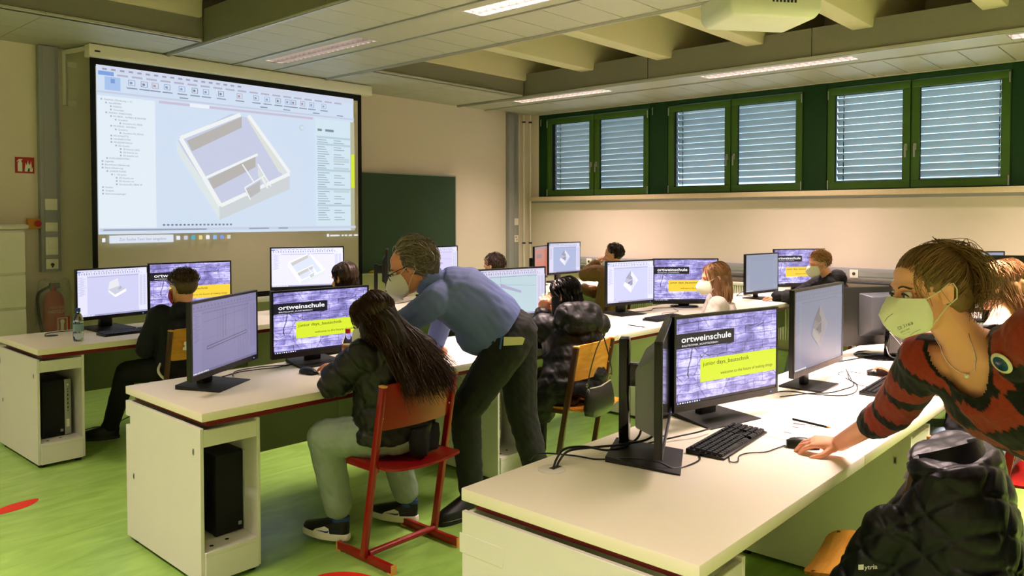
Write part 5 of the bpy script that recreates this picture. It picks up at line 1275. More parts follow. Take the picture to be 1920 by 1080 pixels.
m = MB(); m.prism([(-.05, -.022), (.045, -.012), (.055, .020), (.04, .026), (-.05, .022)], 0, .004); m.xf(Mp @ Matrix.Rotation(-.05, 4, 'Z')); man.put('folded_note', m, mat('note_cream', '#d8d3a4', .7))
m = MB(); m.tube([(-.068, -.035, .003), (-.058, .030, .006)], .005, 6); m.xf(Mp); man.put('pen', m, mat('pen_blue', '#2a5fa8', .4))
man.shoes(M_shblk, M_shblk, 1.12, sole_h=.022)
g = remesh(hair_base(HM, .012, 1.03, lambda m: (m.cap(HM @ V((0, -.085, -.02)), HM @ V((0, -.075, -.075)), .055, .035), [m.ell(HM @ V((q*.066, -.012, .03)), (.024, .045, .04)) for q in (-1, 1)])), .006, 2)
man.put('hair', groove(g, HM, 180, .003), H_grey)
s1_ = swept(HM, 950, (0, -.9, -.55), 1.15, .22, 11, r=.0021, front=.026, low=-.06, wav=.013, npt=10, tj=.22)
hh = man.put('hair_strands', s1_, H_grey); hh['kind'] = 'stuff'
gl = MB()
for q in (-1, 1):
    gl.tube([(q*.033+.026*math.cos(t), .098, -.004+.017*math.sin(t)) for t in [2*PI*i/16 for i in range(17)]], .0018, 5); gl.tube([(q*.059, .097, .004), (q*.074, .06, .008), (q*.082, -.01, .012)], .0019, 5)
gl.tube([(-.008, .10, .0), (.008, .10, .0)], .0018, 5); gl.xf(HM); man.put('glasses', gl, M_black)

# ---- the long-haired girl on the red chair
P = seated(2.385, 2.83, 4, .95, .08, head=(2.29, 2.94, 1.085), neck=(2.320, 2.865, .965), chest=(2.365, 2.875, .79), pelvis=(2.385, 2.91, .555), shL=(2.205, 2.92, .920), shR=(2.475, 2.815, .925), elL=(2.150, 3.05, .80), wrL=(2.36, 3.16, .80), elR=(2.60, 2.98, .78), wrR=(2.50, 3.24, .80),
     hipL=(2.30, 2.92, .55), hipR=(2.47, 2.91, .55), knL=(2.15, 3.12, .53), anL=(2.225, 3.12, .15), toeL=(2.18, 3.27, .06), knR=(2.53, 3.15, .53), anR=(2.61, 3.07, .13), toeR=(2.55, 3.22, .05))
girl = Person('long-haired girl in black puffer jacket on the red chair in the foreground', P, (2.385, 2.83), s_=.95)
HM = head_matrix(P['head'], 24, 26, 0, 1.0)
girl.body(.0055, HM, M_skin, hands=(((P['wrR'], (-.2, .9, -.1), (0, 0, 1), -1), dict(curl=(20, 30, 20), s=.9)), ((P['wrL'], (.9, .3, -.1), (0, 0, 1), 1), dict(curl=(20, 30, 20), s=.9))), fem=True)
girl.eyes('#4a3a28', '#241810', sides=(-1,)); girl.mask()
def ex(mb): mb.cap(P['neck']+V((0, -.03, -.04)), P['neck']+V((0, .01, .01)), .09, .078)
girl.garment('puffer_jacket', M_puff2, .040, ((-.02, .175, .112), (.18, .178, .112), (.5, .160, .105), (.85, .155, .105), (1.1, .158, .105), (1.45, .135, .09), (1.75, .085, .07)), cut=.97, voxel=.0065, smooth=5, puff=(.105, .010), wr=(.006, 26), extra=ex)
girl.garment('trousers', M_palejean, .026, ((-.26, .12, .11), (-.08, .17, .13), (.08, .165, .12), (.18, .15, .11)), arms='', legs='LR', legcut=.90, voxel=.0065, smooth=4, wr=(.005, 20), legoff=.032)
for sd in 'LR':
    a, b = P['kn'+sd], P['an'+sd]; m = MB(); m.tube([b+V((0, 0, .045)), b+V((0, 0, .0)), b-V((0, 0, .035))], .037, 14); girl.put('sock', m, M_shbl)
girl.shoes(M_shwh, M_shblk, .98, (M_shwh, M_shbl), .034)
m = MB(); m.loft([[(x*w, -.06+.03*math.sin(3*x), z) for x in (-1, -.5, 0, .5, 1)]+[(x*w, -.02, z) for x in (1, .5, 0, -.5, -1)] for z, w in ((.0, .07), (.01, .085), (.07, .095), (.11, .09), (.13, .085))]); m.xf(Matrix.Translation((2.45, 2.80, .462)) @ Matrix.Rotation(.1, 4, 'Z')); girl.put('waist_bag', m.mesh('waist_bag', bevel=.008), M_blackcloth)
g = remesh(hair_base(HM, .008, 1.02, lambda m: (m.cap(HM @ V((0, -.055, 0)), P['neck']+V((.0, -.065, .03)), .074, .066), m.cap(P['neck']+V((.0, -.065, .03)), P['chest']+V((.03, -.125, .05)), .066, .050), m.cap(HM @ V((-.055, .01, 0)), HM @ V((-.062, .03, -.11)), .03, .03), m.cap(P['neck']+V((.06, -.05, .02)), P['chest']+V((.10, -.105, .06)), .045, .036), m.cap(HM @ V((.05, 0, 0)), HM @ V((.06, .02, -.12)), .03, .03))), .007, 4)
girl.put('hair', groove(g, HM, 230, .003), H_long)
def endf(d, rg):
    if d.y > .1 and d.x < -.2 and rg.random() < .75: return HM @ V((-.065+rg.gauss(0, .01), .035+rg.gauss(0, .02), -.16+rg.gauss(0, .03)))
    u = .5+.5*max(-1, min(1, d.x*.9+rg.gauss(0, .25))); return (2.27+.27*u, 2.675-.03*u+rg.gauss(0, .014), .80+rg.gauss(0, .04)+.02*u)
hh = girl.put('hair_strands', draped(HM, 1700, 5, endf, r=.0020, wav=.013, swell=1.08), H_long); hh['kind'] = 'stuff'

# ---- the boy in navy at the left
P = seated(2.50, 5.27, 14, .95, .06, head=(2.50, 5.30, 1.08), neck=(2.50, 5.29, .95), chest=(2.50, 5.31, .80), pelvis=(2.50, 5.32, .55), shL=(2.35, 5.33, .90), shR=(2.65, 5.30, .90), elL=(2.28, 5.38, .68), wrL=(2.36, 5.56, .72), knL=(2.24, 5.60, .50), anL=(2.20, 5.78, .11), toeL=(2.06, 5.86, .05), knR=(2.46, 5.62, .52), anR=(2.50, 5.70, .11))
boy = Person('boy in navy hoodie and red mask on the wooden chair at left', P, (2.5, 5.27), s_=.95)
HM = head_matrix(P['head'], 14, 4, -4, 1.02)
boy.body(.007, HM, M_skin, hands=(((P['wrL'], (.3, .9, .1), (0, 0, 1), 1), dict(s=.9)), ((P['wrR'], (0, .9, .1), (0, 0, 1), -1), dict(s=.9))))
boy.mask(mat('mask_red', '#b5202c', .8))
def ex(mb): mb.cap(P['neck']+V((-.06, -.05, -.015)), P['neck']+V((.07, -.06, -.015)), .06, .06)
boy.garment('hoodie', M_navy, .030, ((-.1, .165, .105), (.2, .165, .105), (.5, .155, .10), (.85, .16, .105), (1.1, .16, .11), (1.45, .14, .09), (1.75, .085, .07)), extra=ex, wr=(.008, 18))
boy.garment('trousers', M_blackcloth, .02, ((-.26, .12, .11), (-.08, .165, .12), (.08, .16, .115)), arms='', legs='LR', legcut=1.0)
m = MB(); m.tube(bez([V((2.34, 5.28, .60)), V((2.30, 5.24, .545)), V((2.33, 5.20, .49)), V((2.38, 5.14, .48))], 6), .009, 8); boy.put('drawstring', m, M_shwh)
boy.shoes(M_grey, M_shblk, .95, sole_h=.02)
g = remesh(hair_base(HM, .008, 1.0), .006, 1); boy.put('hair', groove(g, HM, 300, .0012), H_short)
m = swept(HM, 420, (0, .6, .8), .45, .22, 4, r=.0020, front=.05, low=.035, wav=.010, npt=6); hh = boy.put('hair_strands', m, H_short); hh['kind'] = 'stuff'

def seatedp(label, x, y, yaw, top_m, hairm, hd, hyaw, hpitch=5, skin=M_skin, s=.95, fem=False, mask=None, off=.03, legm=M_blackcloth, st=None, puff=None, voxel=.008, P_=None, short=True, hstr=None, wr=(.007, 18), extra=None, hands=None, hroll=0, hb=1.0):
    P = seated(x, y, yaw, s, .08, **(P_ or {})); P['head'] = V(hd)
    p = Person(label, P, (x, y), s_=s); HM = head_matrix(P['head'], hyaw, hpitch, hroll, 1.0)
    p.body(.0075, HM, skin, hands=hands or (((P['wrL'], (.2, .9, -.1), (0, 0, 1), 1), dict(s=.9)), ((P['wrR'], (-.2, .9, -.1), (0, 0, 1), -1), dict(s=.9))), fem=fem)
    if mask: p.mask(mask)
    p.garment('top', top_m, off, st or ((-.1, .165, .11), (.2, .165, .11), (.5, .155, .108), (.85, .16, .108), (1.1, .16, .108), (1.45, .14, .09), (1.75, .085, .07)), voxel=voxel, puff=puff, wr=wr, extra=extra and (lambda m: extra(m, P)))
    p.garment('trousers', legm, .018, ((-.26, .12, .11), (-.08, .165, .12), (.08, .16, .115)), arms='', legs='LR', legcut=1.0, voxel=.009)
    p.shoes(M_shwh if legm is M_jeans else M_grey, M_shblk, .95, sole_h=.022)
    if short:
        g = remesh(hair_base(HM, .010, hb), .006, 1); p.put('hair', groove(g, HM, 260, .0015), hairm)
        m = swept(HM, 380, (0, .2, 1), .5, .16, 8, r=.0019, front=.052, low=-.02, wav=.007, npt=6) if hstr is None else hstr(HM, P)
        p.put('hair_strands', m, hairm)['kind'] = 'stuff'
    return p, P, HM
def longhair(p, P, HM, hairm, ends, n=500, extra=None, r=.0018, base=1.02, wav=.005, seed=3, swell=1.03):
    g = remesh(hair_base(HM, .008, base, extra), .007, 3); p.put('hair', groove(g, HM, 230, .0022), hairm)
    p.put('hair_strands', draped(HM, n, seed, ends, r=r, wav=wav, swell=swell), hairm)['kind'] = 'stuff'

# ---- the girl in the black quilted coat
def ex(mb, P):
    mb.cap(P['neck']+V((-.10, -.05, .02)), P['neck']+V((.06, -.09, .015)), .085, .085); mb.cap(P['neck']+V((-.09, -.09, -.02)), P['neck']+V((.06, -.12, -.03)), .075, .07)
    mb.cap(P['pelvis']+V((-.13, .02, .05)), P['pelvis']+V((-.16, .10, -.10)), .10, .11); mb.cap(P['pelvis']+V((.10, -.05, .05)), P['pelvis']+V((.12, -.02, -.04)), .12, .10); mb.cap(P['hipL'], P['hipL'].lerp(P['knL'], .5), .12, .11)
p, P, HM = seatedp('girl with black hair in a black hooded puffer coat, holding her face', 3.76, 2.86, 8, M_puff, H_black, (3.815, 3.005, 1.075), 14, 10, fem=True, off=.038, puff=(.10, .007), st=((-.25, .18, .112), (0, .19, .112), (.25, .18, .11), (.5, .165, .108), (.85, .165, .108), (1.1, .165, .108), (1.45, .14, .09), (1.75, .085, .07)),
    P_=dict(neck=(3.820, 2.950, .955), chest=(3.830, 2.940, .80), shL=(3.685, 3.065, .895), shR=(3.985, 2.885, .895), elL=(3.805, 3.245, .775), wrL=(3.770, 3.130, .965), knL=(3.785, 3.325, .52), anL=(3.865, 3.425, .10), toeL=(3.825, 3.565, .04)), short=False, extra=ex, wr=(.005, 24), voxel=.007,
    hands=(((V((3.770, 3.130, .965)), (.10, -.02, .95), (-.75, -.66, .1), 1), dict(curl=((25, 45, 30), (28, 50, 30), (32, 52, 32), (38, 55, 35)), s=1.0, spread=4)), ((V((3.965, 3.245, .78)), (-.3, .9, -.1), (0, 0, 1), -1), dict(s=.9))))
longhair(p, P, HM, H_black, lambda d, rg: (P['neck'].x+.10*max(-1, min(1, d.x+rg.gauss(0, .2)))-.02, P['neck'].y-.02+.07*d.y+rg.gauss(0, .01), .965+rg.gauss(0, .02)), 600, lambda m: (m.cap(HM @ V((0, -.03, -.02)), P['neck']+V((-.01, -.0, .05)), .085, .08), m.cap(HM @ V((-.06, .03, 0)), HM @ V((-.065, .03, -.1)), .025, .03)), r=.0022, wav=.002)
m = MB(); m.lathe([(.0095, -.003), (.0115, -.003), (.0115, .003), (.0095, .003)], 14, caps=False); m.xf(Matrix.Translation((3.815, 3.115, 1.095))); p.put('ring', m, M_chrome)
# ---- background students
seatedp('student with dark hair and a white hood in the front row, seen from behind', 3.50, 4.92, 10, mat('black_jacket', '#17171a', .8), H_dark, (3.46, 4.78, 1.115), 15, 10, P_=dict(neck=(3.48, 4.79, .98), chest=(3.49, 4.84, .82)), hb=1.1, hstr=lambda M, P: draped(M, 420, 4, lambda d, rg: (P['neck'].x+.09*d.x, P['neck'].y-.03+.07*d.y, .97+rg.gauss(0, .01)), r=.002),
    extra=lambda m, P: m.cap(P['neck']+V((-.07, -.06, 0)), P['neck']+V((.07, -.06, 0)), .05, .05))
t = [o for o in bpy.data.objects if o.get('label', '').startswith('student with dark hair and a white')][0]
m = MB(); m.cap((-.11, -.21, 1.0), (.0, -.225, 1.025), .045, .05); m.cap((.0, -.225, 1.025), (.10, -.20, 1.02), .05, .042); m.cap((.10, -.2, 1.02), (.13, -.1, 1.0), .042, .04); me = remesh(m, .007, 3); link('white_hood', me, mat('hood_white', '#d9d2c0', .9), t)
seatedp('student with short dark hair hidden behind the pale blue monitor', 5.12, 4.92, 5, M_navy, H_dark, (5.085, 4.80, 1.115), 10, 8)
p, P, HM = seatedp('boy in tan coat leaning his cheek on his hand in the far row', 6.98, 4.86, 18, M_tan, H_dark, (6.955, 4.81, 1.155), 25, 5, off=.04, P_=dict(neck=(6.94, 4.77, 1.02), chest=(6.95, 4.80, .86), shL=(6.82, 4.90, .975), elL=(6.80, 5.06, .95), wrL=(6.90, 4.99, 1.06)), hands=(((V((6.90, 4.99, 1.06)), (.35, -.25, .6), (-.8, .3, .3), 1), dict(curl=(35, 50, 35), s=.9)), ((V((7.0, 5.2, .78)), (-.3, .9, -.1), (0, 0, 1), -1), dict(s=.9))))
p, P, HM = seatedp('fair-haired girl in grey jumper with mask, middle row', 5.32, 2.68, 30, M_grey_top, H_fair, (5.27, 2.75, 1.115), 34, 6, fem=True, mask=M_mask, off=.022, P_=dict(neck=(5.30, 2.71, .975), chest=(5.31, 2.70, .82)), short=False)
longhair(p, P, HM, H_fair, lambda d, rg: HM @ V((.085*d.x+rg.gauss(0, .006), -.05+.055*d.y+rg.gauss(0, .006), -.165+rg.gauss(0, .012))), 620, lambda m: (m.cap(HM @ V((0, -.045, 0)), HM @ V((0, -.055, -.11)), .085, .07), [m.cap(HM @ V((q*.055, -.015, .0)), HM @ V((q*.058, -.01, -.12)), .034, .034) for q in (-1, 1)]), r=.0022, wav=.003)
def hood(m, P): m.cap(P['neck']+V((.02, -.07, -.01)), P['neck']+V((.10, -.03, -.01)), .085, .08); m.cap(P['neck']+V((-.03, -.05, -.02)), P['neck']+V((.05, .05, -.02)), .07, .07)
p, P, HM = seatedp('boy with blond hair, mask and black hoodie by the window', 7.58, 2.62, 30, M_blackcloth, H_blond, (7.43, 2.80, 1.125), 44, 10, mask=M_mask, off=.034, extra=hood, legm=M_jeans, P_=dict(neck=(7.50, 2.73, 1.0), chest=(7.54, 2.68, .83), shL=(7.40, 2.70, .93), shR=(7.62, 2.86, .93), elL=(7.26, 2.86, .80), wrL=(7.38, 3.10, .79), elR=(7.5, 3.05, .79), wrR=(7.38, 3.2, .79), knL=(7.22, 2.88, .52), anL=(7.20, 2.98, .10), toeL=(7.08, 3.05, .04)), hstr=lambda M, P: swept(M, 420, (0, .75, .55), .7, .14, 9, r=.0022, front=.055, low=-.02, wav=.006, npt=7))
# ---- the girl seated at the right, half hidden
p, P, HM = seatedp('girl in black seen from behind at the right, hand on a mouse', 3.98, .74, 12, M_blackcloth, H_fair, (4.26, .76, 1.245), -5, 8, fem=True, off=.026, legm=M_jeans, s=1.0, short=False,
    P_=dict(neck=(4.19, .745, 1.09), chest=(4.08, .735, .90), shL=(4.02, .86, 1.02), shR=(4.35, .72, 1.02), elL=(4.05, 1.00, .80), wrL=(4.215, 1.19, .785), knL=(3.86, 1.08, .53), knR=(4.06, 1.10, .53), hipL=(3.90, .74, .55), hipR=(4.06, .72, .55)),
    hands=(((V((4.215, 1.19, .785)), (.30, .62, .14), (.1, 0, 1), 1), dict(curl=((20, 28, 18),)*4, s=.95)), ((V((4.3, 1.05, .79)), (-.1, .9, -.1), (0, 0, 1), -1), dict(s=.9))))
longhair(p, P, HM, H_fair, lambda d, rg: HM @ V((.07*d.x+rg.gauss(0, .008), -.085+.04*d.y+rg.gauss(0, .006), -.14+rg.gauss(0, .015))), 420, lambda m: m.cap(HM @ V((0, -.05, 0)), HM @ V((0, -.075, -.09)), .08, .06), r=.0022, wav=.004)

# ---- the standing woman
def Cc(x, y, z): return V((x, y, z))
P = dict(pelvis=Cc(2.70, .22, .93), chest=Cc(2.465, .42, 1.115), neck=Cc(2.335, .510, 1.250), head=Cc(2.254, .568, 1.372), shR=Cc(2.410, .605, 1.170), shL=Cc(2.285, .320, 1.270), elR=Cc(2.585, .745, .965), wrR=Cc(2.735, .955, .795), elL=Cc(2.42, .06, 1.06), wrL=Cc(2.60, .02, .90),
    hipR=Cc(2.76, .31, .90), hipL=Cc(2.66, .14, .90), knR=Cc(2.75, .30, .49), knL=Cc(2.64, .12, .49), anR=Cc(2.80, .29, .09), anL=Cc(2.70, .10, .09), toeR=Cc(2.69, .36, .035), toeL=Cc(2.59, .17, .035))
wo = Person('woman leaning over the desk in a red and black patchwork jumper and white mask', P, (2.64, .22), s_=.97)
HM = head_matrix(P['head'], 45, 7, 3, .96)
M_face = mat('skin_light', '#f4ae8e', .45, var=.05, scale=25, sss=.15)
wo.body(.006, HM, M_face, fem=True, fine=.0040, hands=(((P['wrR'], (-.035, .13, -.012), (-.25, -.05, 1), -1), dict(curl=((18, 32, 22), (14, 30, 20), (16, 32, 22), (22, 36, 22)), spread=7, s=1.0, thumb=(.75, .5))), ((P['wrL'], (-.1, .1, -.05), (0, 0, 1), 1), dict(curl=(20, 30, 20), s=.93))))
wo.eyes('#6d7f90', '#4a3424', look=-.001)
wo.mask()
M_knit = mat_attr('patchwork_knit', rough=.95, sheen=.15, bump=.35)
axf = V((-.88, .47, 0)); 
def patch(c, i, t, q):
    lat = c@np.array((.45, .75, -.45)); fr = c@np.array((-.5, -.2, .8)); jag = .012*np.abs(((lat*75+fr*40) % 1)*2-1); tt = t+jag+.003*nz(c, 60)
    ang = np.where(i == 0, np.floor((lat+.01*nz(c, 6))/.14), np.floor((fr+.03)/.5)); b = np.floor((tt+.02*(i == 2))/.092)
    red = ((b+ang) % 2) == 0
    k = .85+.15*nz(c, 150)[:, None]
    col = np.where(red[:, None], np.array(lin('#9c3424')), np.array(lin('#131517')))*k
    return np.clip(col, 0, 1)
neckc = P['neck']; fw = V((-.80, .35, -.35)).normalized()
def ex(mb): mb.cap(P['shR'], P['chest'].lerp(P['shR'], .5), .078, .09); mb.cap(P['elR'].lerp(P['shR'], .15), P['elR'], .056, .060); mb.cap(P['shL'], P['elL'], .085, .07); mb.cap(P['pelvis'].lerp(P['chest'], .2), P['chest'], .15, .15)
kn = None
def sweater():
    s, k = wo, wo.s; mb = MB(); mb.loft(spine_rings(P, k, .022, ((-.15, .165, .13), (.1, .165, .125), (.5, .15, .12), (.85, .165, .128), (1.1, .168, .122), (1.4, .145, .098), (1.66, .105, .075))))
    limb(mb, P, k, .020, 'arm', 'R', .30); limb(mb, P, k, .022, 'arm', 'L', .8); ex(mb)
    me = remesh(mb, .0048, 4); c, n = co_no(me)
    segs = [(P['pelvis'], P['chest'].lerp(P['neck'], .5)), (P['shR'], P['elR']), (P['elR'], P['wrR']), (P['shL'], P['elL']), (P['elL'], P['wrL'])]
    i, t, q = seg_param(c, segs); c = c+n*(.004*nz(c, 22)+.0025*nz(c, 50, 5, 4))[:, None]; set_co(me, c)
    col = patch(c, i, t, q)
    # scoop neckline: remove what lies above it, dark rib along its edge
    h = np.array(HM.translation); N_ = np.array(P['neck']); ch = np.array(P['chest']); up = (N_-ch)/np.linalg.norm(N_-ch)
    la = np.array(P['shR']-P['shL']); la = la-up*(la@up); la /= np.linalg.norm(la); fd = np.cross(up, la); fd = fd if fd@np.array((-.5, .3, -.3)) > 0 else -fd
    r = c-N_; x, z, f = r@la, r@up, r@fd
    lim = np.where(f > 0, -.115+.115*np.clip(np.abs(x)/.085, 0, 1.3)**2, -.005+.02*np.abs(x)/.08); lim = np.where(np.abs(x) > .12, 1, lim)
    rib = (z > lim-.030); col[rib] = np.array(lin('#0d0d0f')); kill = z > lim
    at = me.color_attributes.new('Col', 'FLOAT_COLOR', 'POINT'); at.data.foreach_set('color', np.concatenate([col, np.ones((len(col), 1))], 1).astype(np.float32).ravel())
    bm = bmesh.new(); bm.from_mesh(me); bm.verts.ensure_lookup_table(); bmesh.ops.delete(bm, geom=[bm.verts[int(j)] for j in np.nonzero(kill)[0]], context='VERTS'); bm.to_mesh(me); bm.free()
    me.polygons.foreach_set('use_smooth', [True]*len(me.polygons))
    return me, fd, la, up
me, fd, la, up = sweater()
cs, ns = co_no(me)
def near(p): 
    i = int(np.argmin(np.linalg.norm(cs-np.array(p), axis=1))); return V(cs[i]), V(ns[i]).normalized()
bp, bn = near((2.20, .43, 1.17))
wo.put('patchwork_jumper', me, M_knit)
m = MB(); m.lathe([(0, .002), (.026, .002), (.0285, .004), (.0285, .006), (.026, .0085), (0, .0095)], 28); X = bn.to_track_quat('Z', 'Y').to_matrix().to_4x4(); X.translation = bp; m.xf(X)
m2 = MB(); m2.lathe([(0, .0100), (.020, .0095), (.0205, .0088)], 24); m2.xf(X)
bd = wo.put('button_badge', m, mat('badge_cream', '#e6e0c8', .15)); wo.put('badge_picture', m2, mat('badge_blue', '#1f4a6a', .15, var=.9, scale=70), bd)
def top_under(): 
    mb = MB(); mb.loft(spine_rings(P, wo.s, .008, ((.5, .14, .11), (.85, .155, .118), (1.1, .158, .112), (1.28, .150, .100)))); return remesh(mb, .006, 3)
wo.put('undershirt', top_under(), M_blackcloth)
# necklace
cb, nb = co_no(wo.b.data); cb = cb+np.array(wo.base)
def onskin(p, o=.003):
    i = int(np.argmin(np.linalg.norm(cb-np.array(p), axis=1))); return V(cb[i])+V(nb[i]).normalized()*o
U, F, A = V(up), V(fd), V(la)
pts = [onskin(P['neck']+A*(.06*math.cos(t))+F*(.02+.07*math.sin(t))+U*(.03-.09*math.sin(t))) for t in [PI*i/14 for i in range(15)]]
m = MB(); m.tube(pts, .0011, 5); nk = wo.put('necklace', m, M_chrome); m = MB(); m.ell(pts[7]+F*.006, (.006, .006, .006), 12); wo.put('pearl', m, mat('pearl', '#f0ece2', .15), nk)
wo.garment('trousers', M_blackcloth, .018, ((-.26, .12, .11), (-.08, .165, .12), (.08, .16, .115)), arms='', legs='LR', legcut=1.0, voxel=.009)
wo.shoes(M_shwh, M_shblk, .95)
def exh(m):
    m.cap(HM @ V((0, -.070, .075)), HM @ V((0, -.090, .02)), .040, .048); m.cap(HM @ V((0, -.090, .02)), HM @ V((0, -.098, -.045)), .044, .028); m.ell(HM @ V((0, -.07, .108)), (.026, .026, .022)); m.ell(HM @ V((0, -.06, -.02)), (.066, .06, .05))
g = remesh(hair_base(HM, .002, 1.02, exh), .0045, 2); wo.put('hair', groove(g, HM, 330, .0016), H_brown)
m = swept(HM, 1500, (0, -.80, .62), 2.2, .030, 21, r=.0012, front=.086, low=-.035, wav=.003, tj=.10, npt=11, k0=1.035)
m2 = MB(); rg = random.Random(9)
for j in range(520):
    a = rg.gauss(0, .028); b = rg.gauss(0, .014); p0 = V((a*.6, -.082+b, .105+b)); c1 = V((a*1.5, -.108+rg.gauss(0, .010), .085+rg.gauss(0, .018))); c2 = V((a*2.1, -.124+rg.gauss(0, .010), .015+rg.gauss(0, .02))); e = V((a*1.7+rg.gauss(0, .012), -.102+rg.gauss(0, .014), -.050+rg.gauss(0, .025)))
    q = bez([p0, c1, c2, e], 4); m2.tube(q, [.0012*(1-.6*(i/(len(q)-1))**3) for i in range(len(q))], 3)
for j in range(90):
    d = V((rg.choice((-1, 1))*.7, .55+rg.gauss(0, .25), .35+rg.gauss(0, .35))).normalized(); p0 = scalp(d); q = bez([p0, p0*1.08+V((0, .004, -.015)), p0*1.07+V((rg.gauss(0, .006), -.012+rg.gauss(0, .012), -.045-rg.random()*.03))], 5); m2.tube(q, .0006, 3)
for j in range(60):
    d = V((rg.gauss(0, .4), rg.gauss(-.1, .5), 1)).normalized(); p0 = scalp(d); q = bez([p0, p0*1.09+V((0, -.02, .004)), p0*1.06+V((rg.gauss(0, .01), -.055, .004))], 4); m2.tube(q, .0005, 3)
m2.xf(HM); 
wo.put('hair_strands', m, H_brown)['kind'] = 'stuff'; wo.put('ponytail', m2, H_brown)['kind'] = 'stuff'
# faint print on the mask side
def mpt(u, v):
    ridge = [(.104, .002), (.126, -.022), (.141, -.045), (.130, -.075), (.108, -.104), (.085, -.118)]; side = [(.046, -.008), (.040, -.025), (.035, -.045), (.034, -.065), (.036, -.085), (.044, -.098)]; sx = [.068, .071, .072, .070, .064, .054]
    j = min(4, max(0, int(v*5))); f = v*5-j; L = lambda a: a[j]+(a[j+1]-a[j])*f; ry, rz = L([r[0] for r in ridge]), L([r[1] for r in ridge]); sy, sz = L([r[0] for r in side]), L([r[1] for r in side]); x = L(sx); a = abs(u)
    return V((-x*a**.95, ry+(sy-ry)*a**1.25+.012*math.sin(PI*a), rz+(sz-rz)*a))
m = MB()
for tx, u0, v0, wd, h in (('CE 2163', .36, .72, .34, .085), ('FFP2 NR', .36, .80, .25, .04), ('EN 149', .38, .86, .2, .03)):
    vs, fs, w_ = text_geo(tx, .005); out = []
    for q in vs:
        u = u0+q[0]/w_*wd; v = v0-q[1]*h-.22*(u-u0); p_ = mpt(u, v); e1 = mpt(u+.02, v)-p_; e2 = mpt(u, v-.02)-p_; nn = e1.cross(e2).normalized(); nn = nn if nn.x < 0 else -nn; out.append(p_+nn*.0012)
    m.add(out, fs)
for u0, v0, u1, v1 in ((.12, .52, .40, .36), (.55, .96, .80, .80)): 
    a, b = mpt(u0, v0), mpt(u1, v1); m.tube([a+V((-.001, .001, 0)), mpt((u0+u1)/2, (v0+v1)/2)+V((-.001, .001, 0)), b+V((-.001, .001, 0))], .0006, 4)
m.xf(HM); wo.put('mask_print', m.mesh('mask_print', sharp=None), mat('mask_ink', '#6f6a5e', .8))

# ---- quilted jacket over the foreground chair
t = thing('jacket', 'black quilted jacket with grey lining hung over the foreground chair back', 'jacket', (2.66, .66, .46))
def sec(z, x0, x1, y0, y1, pw=.75): 
    cx, cy = (x0+x1)/2, (y0+y1)/2; return [(cx+(x1-x0)/2*math.copysign(abs(math.cos(a))**pw, math.cos(a)), cy+(y1-y0)/2*math.copysign(abs(math.sin(a))**pw, math.sin(a)), z) for a in [2*PI*k/28 for k in range(28)]]
mb = MB(); mb.loft([sec(.475, 2.385, 2.93, .40, .880), sec(.56, 2.385, 2.93, .405, .835), sec(.66, 2.39, 2.93, .42, .765), sec(.74, 2.40, 2.92, .44, .715), sec(.80, 2.42, 2.91, .46, .690), sec(.84, 2.42, 2.94, .47, .705), sec(.867, 2.45, 2.92, .49, .69)])
mb.loft([sec(.20, 2.40, 2.92, .38, .56), sec(.40, 2.39, 2.93, .39, .58), sec(.60, 2.39, 2.93, .41, .64)])
mb.cap((2.43, .70, .66), (2.40, .83, .42), .075, .06); mb.cap((2.89, .60, .74), (2.93, .52, .36), .075, .06); mb.cap((2.41, .86, .40), (2.43, .90, .30), .06, .05)
me = remesh(mb, .006, 6); c, n = co_no(me)
u = c[:, 0]*.55+c[:, 1]*.95+.01*nz(c, 9); v = c[:, 2]+.012*nz(c, 8, 5, 3); g = np.maximum(np.abs(np.cos(PI*(u*1.0+v*1.1)/.135)), np.abs(np.cos(PI*(u*1.0-v*1.1)/.135)))
set_co(me, c+n*(-.006*g**24-.003*g**2+.007*nz(c, 14)+.003*nz(c, 40, 5, 5))[:, None])
M_jk = mat('quilted_black', '#0c0d13', .45, var=.25, bump=.2, bscale=120, spec=.4)
def puto(o, name, me, mats, off=V((2.66, .66, .46))):
    if isinstance(me, MB): me = me.mesh(name, sharp=60)
    me.transform(Matrix.Translation(-off)); return link(name, me, mats, o)
puto(t, 'quilted_shell', me, M_jk)
def cring(z, k, dz=0.): return [(2.655+.135*k*math.cos(a), .605+.085*k*math.sin(a), z+.040*math.cos(a-1.2-PI)+dz) for a in [2*PI*i/32 for i in range(32)]]
mb = MB(); mb.loft([cring(.80, 1.35), cring(.83, 1.16), cring(.862, 1.05), cring(.872, 1.0), cring(.865, .92), cring(.84, .88), cring(.81, .85)], caps=False)
puto(t, 'collar', mb, M_jk); mb = MB(); mb.loft([cring(.866, .915), cring(.84, .87), cring(.815, .80), cring(.815, .02)], caps=False); puto(t, 'lining', mb, mat('lining_grey', '#5a5560', .8, var=.2, scale=60))
m = MB(); vs, fs, w_ = text_geo('ytria', .012)
cs2, ns2 = co_no(me); cs2 = cs2+np.array((2.66, .66, .46)); j = int(np.argmin(np.linalg.norm(cs2-np.array((2.36, .76, .55)), axis=1))); p0 = V(cs2[j]); nn = V(ns2[j]).normalized()
rt = V((0, 0, 1)).cross(nn).normalized(); upv = nn.cross(rt)
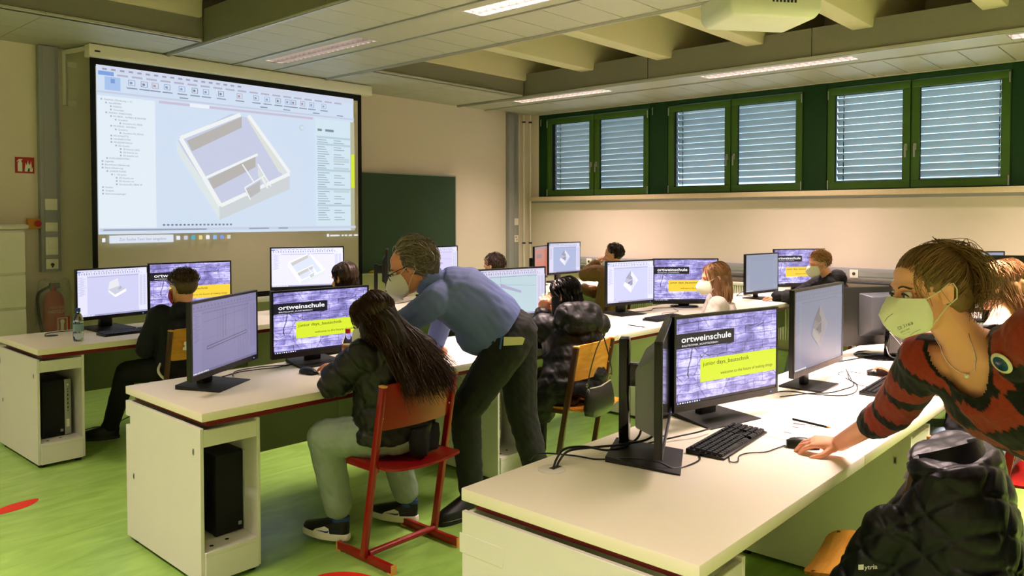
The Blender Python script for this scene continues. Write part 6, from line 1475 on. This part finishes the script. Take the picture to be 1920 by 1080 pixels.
def lp(x, y): 
    q = p0+rt*x+upv*(y+.25*x); k = int(np.argmin(np.linalg.norm(cs2-np.array(q), axis=1))); dd = (V(cs2[k])-q).dot(nn); return q+nn*(dd+.004)
m.add([lp(.012+a[0]*.034/w_, a[1]*.018) for a in vs], fs); m.add([lp(-.004, -.001), lp(.010, -.001), lp(.010, .014), lp(-.004, .014)], [(0, 1, 2, 3)])
puto(t, 'chest_logo', m, mat('logo_white', '#e8e6e0', .6))

# ---- handbag on the wooden chair of the coat girl
t = thing('handbag', 'small black shoulder bag hung by its strap on the wooden chair', 'handbag', (3.705, 2.655, .515), .17)
def bs(z, w, d, sag=0): return [(w*math.copysign(abs(math.cos(a))**.5, math.cos(a)), d*math.copysign(abs(math.sin(a))**.7, math.sin(a)), z+sag*(math.cos(a)**2)) for a in [2*PI*k/28 for k in range(28)]]
M_lea = mat('black_leather', '#141210', .4, bump=.2, bscale=200)
MB().loft([bs(-.085, .11, .012, .02), bs(-.075, .135, .03, .012), bs(-.03, .145, .036), bs(.03, .140, .028), (bs(.068, .132, .012, .008)), bs(.072, .128, .004, .008)]).build('bag_body', M_lea, t, sharp=70)
MB().tube([(-.12, -.006, .080), (0, -.008, .070), (.12, -.006, .082)], .0035, 6).build('zip', M_alu, t)
MB().tube(bez([(-.135, 0, .08), (-.12, -.005, .16), (-.05, -.005, .27), (.03, .0, .345), (.04, .06, .35), (.05, .07, .30)], 6), .006, 6, sq=.4).build('strap', M_lea, t)
MB().tube(bez([(.02, -.01, .345), (.06, -.018, .25), (.10, -.018, .16), (.125, -.01, .11)], 6), .006, 6, sq=.4).build('strap', M_lea, t)
h = MB()
for x, z in ((-.135, .085), (.128, .10)): h.lathe([(.007, -.002), (.011, -.002), (.011, .002), (.007, .002)], 12, caps=False).xf(Matrix.Translation((x, 0, z+.015)) @ Matrix.Rotation(PI/2, 4, 'X'), len(h.v)-48); h.tube([(x, 0, z), (x-.002, 0, z-.02)], .003, 6)
h.build('buckle', M_chrome, t); t.scale = (1.14, 1.14, 1.08)
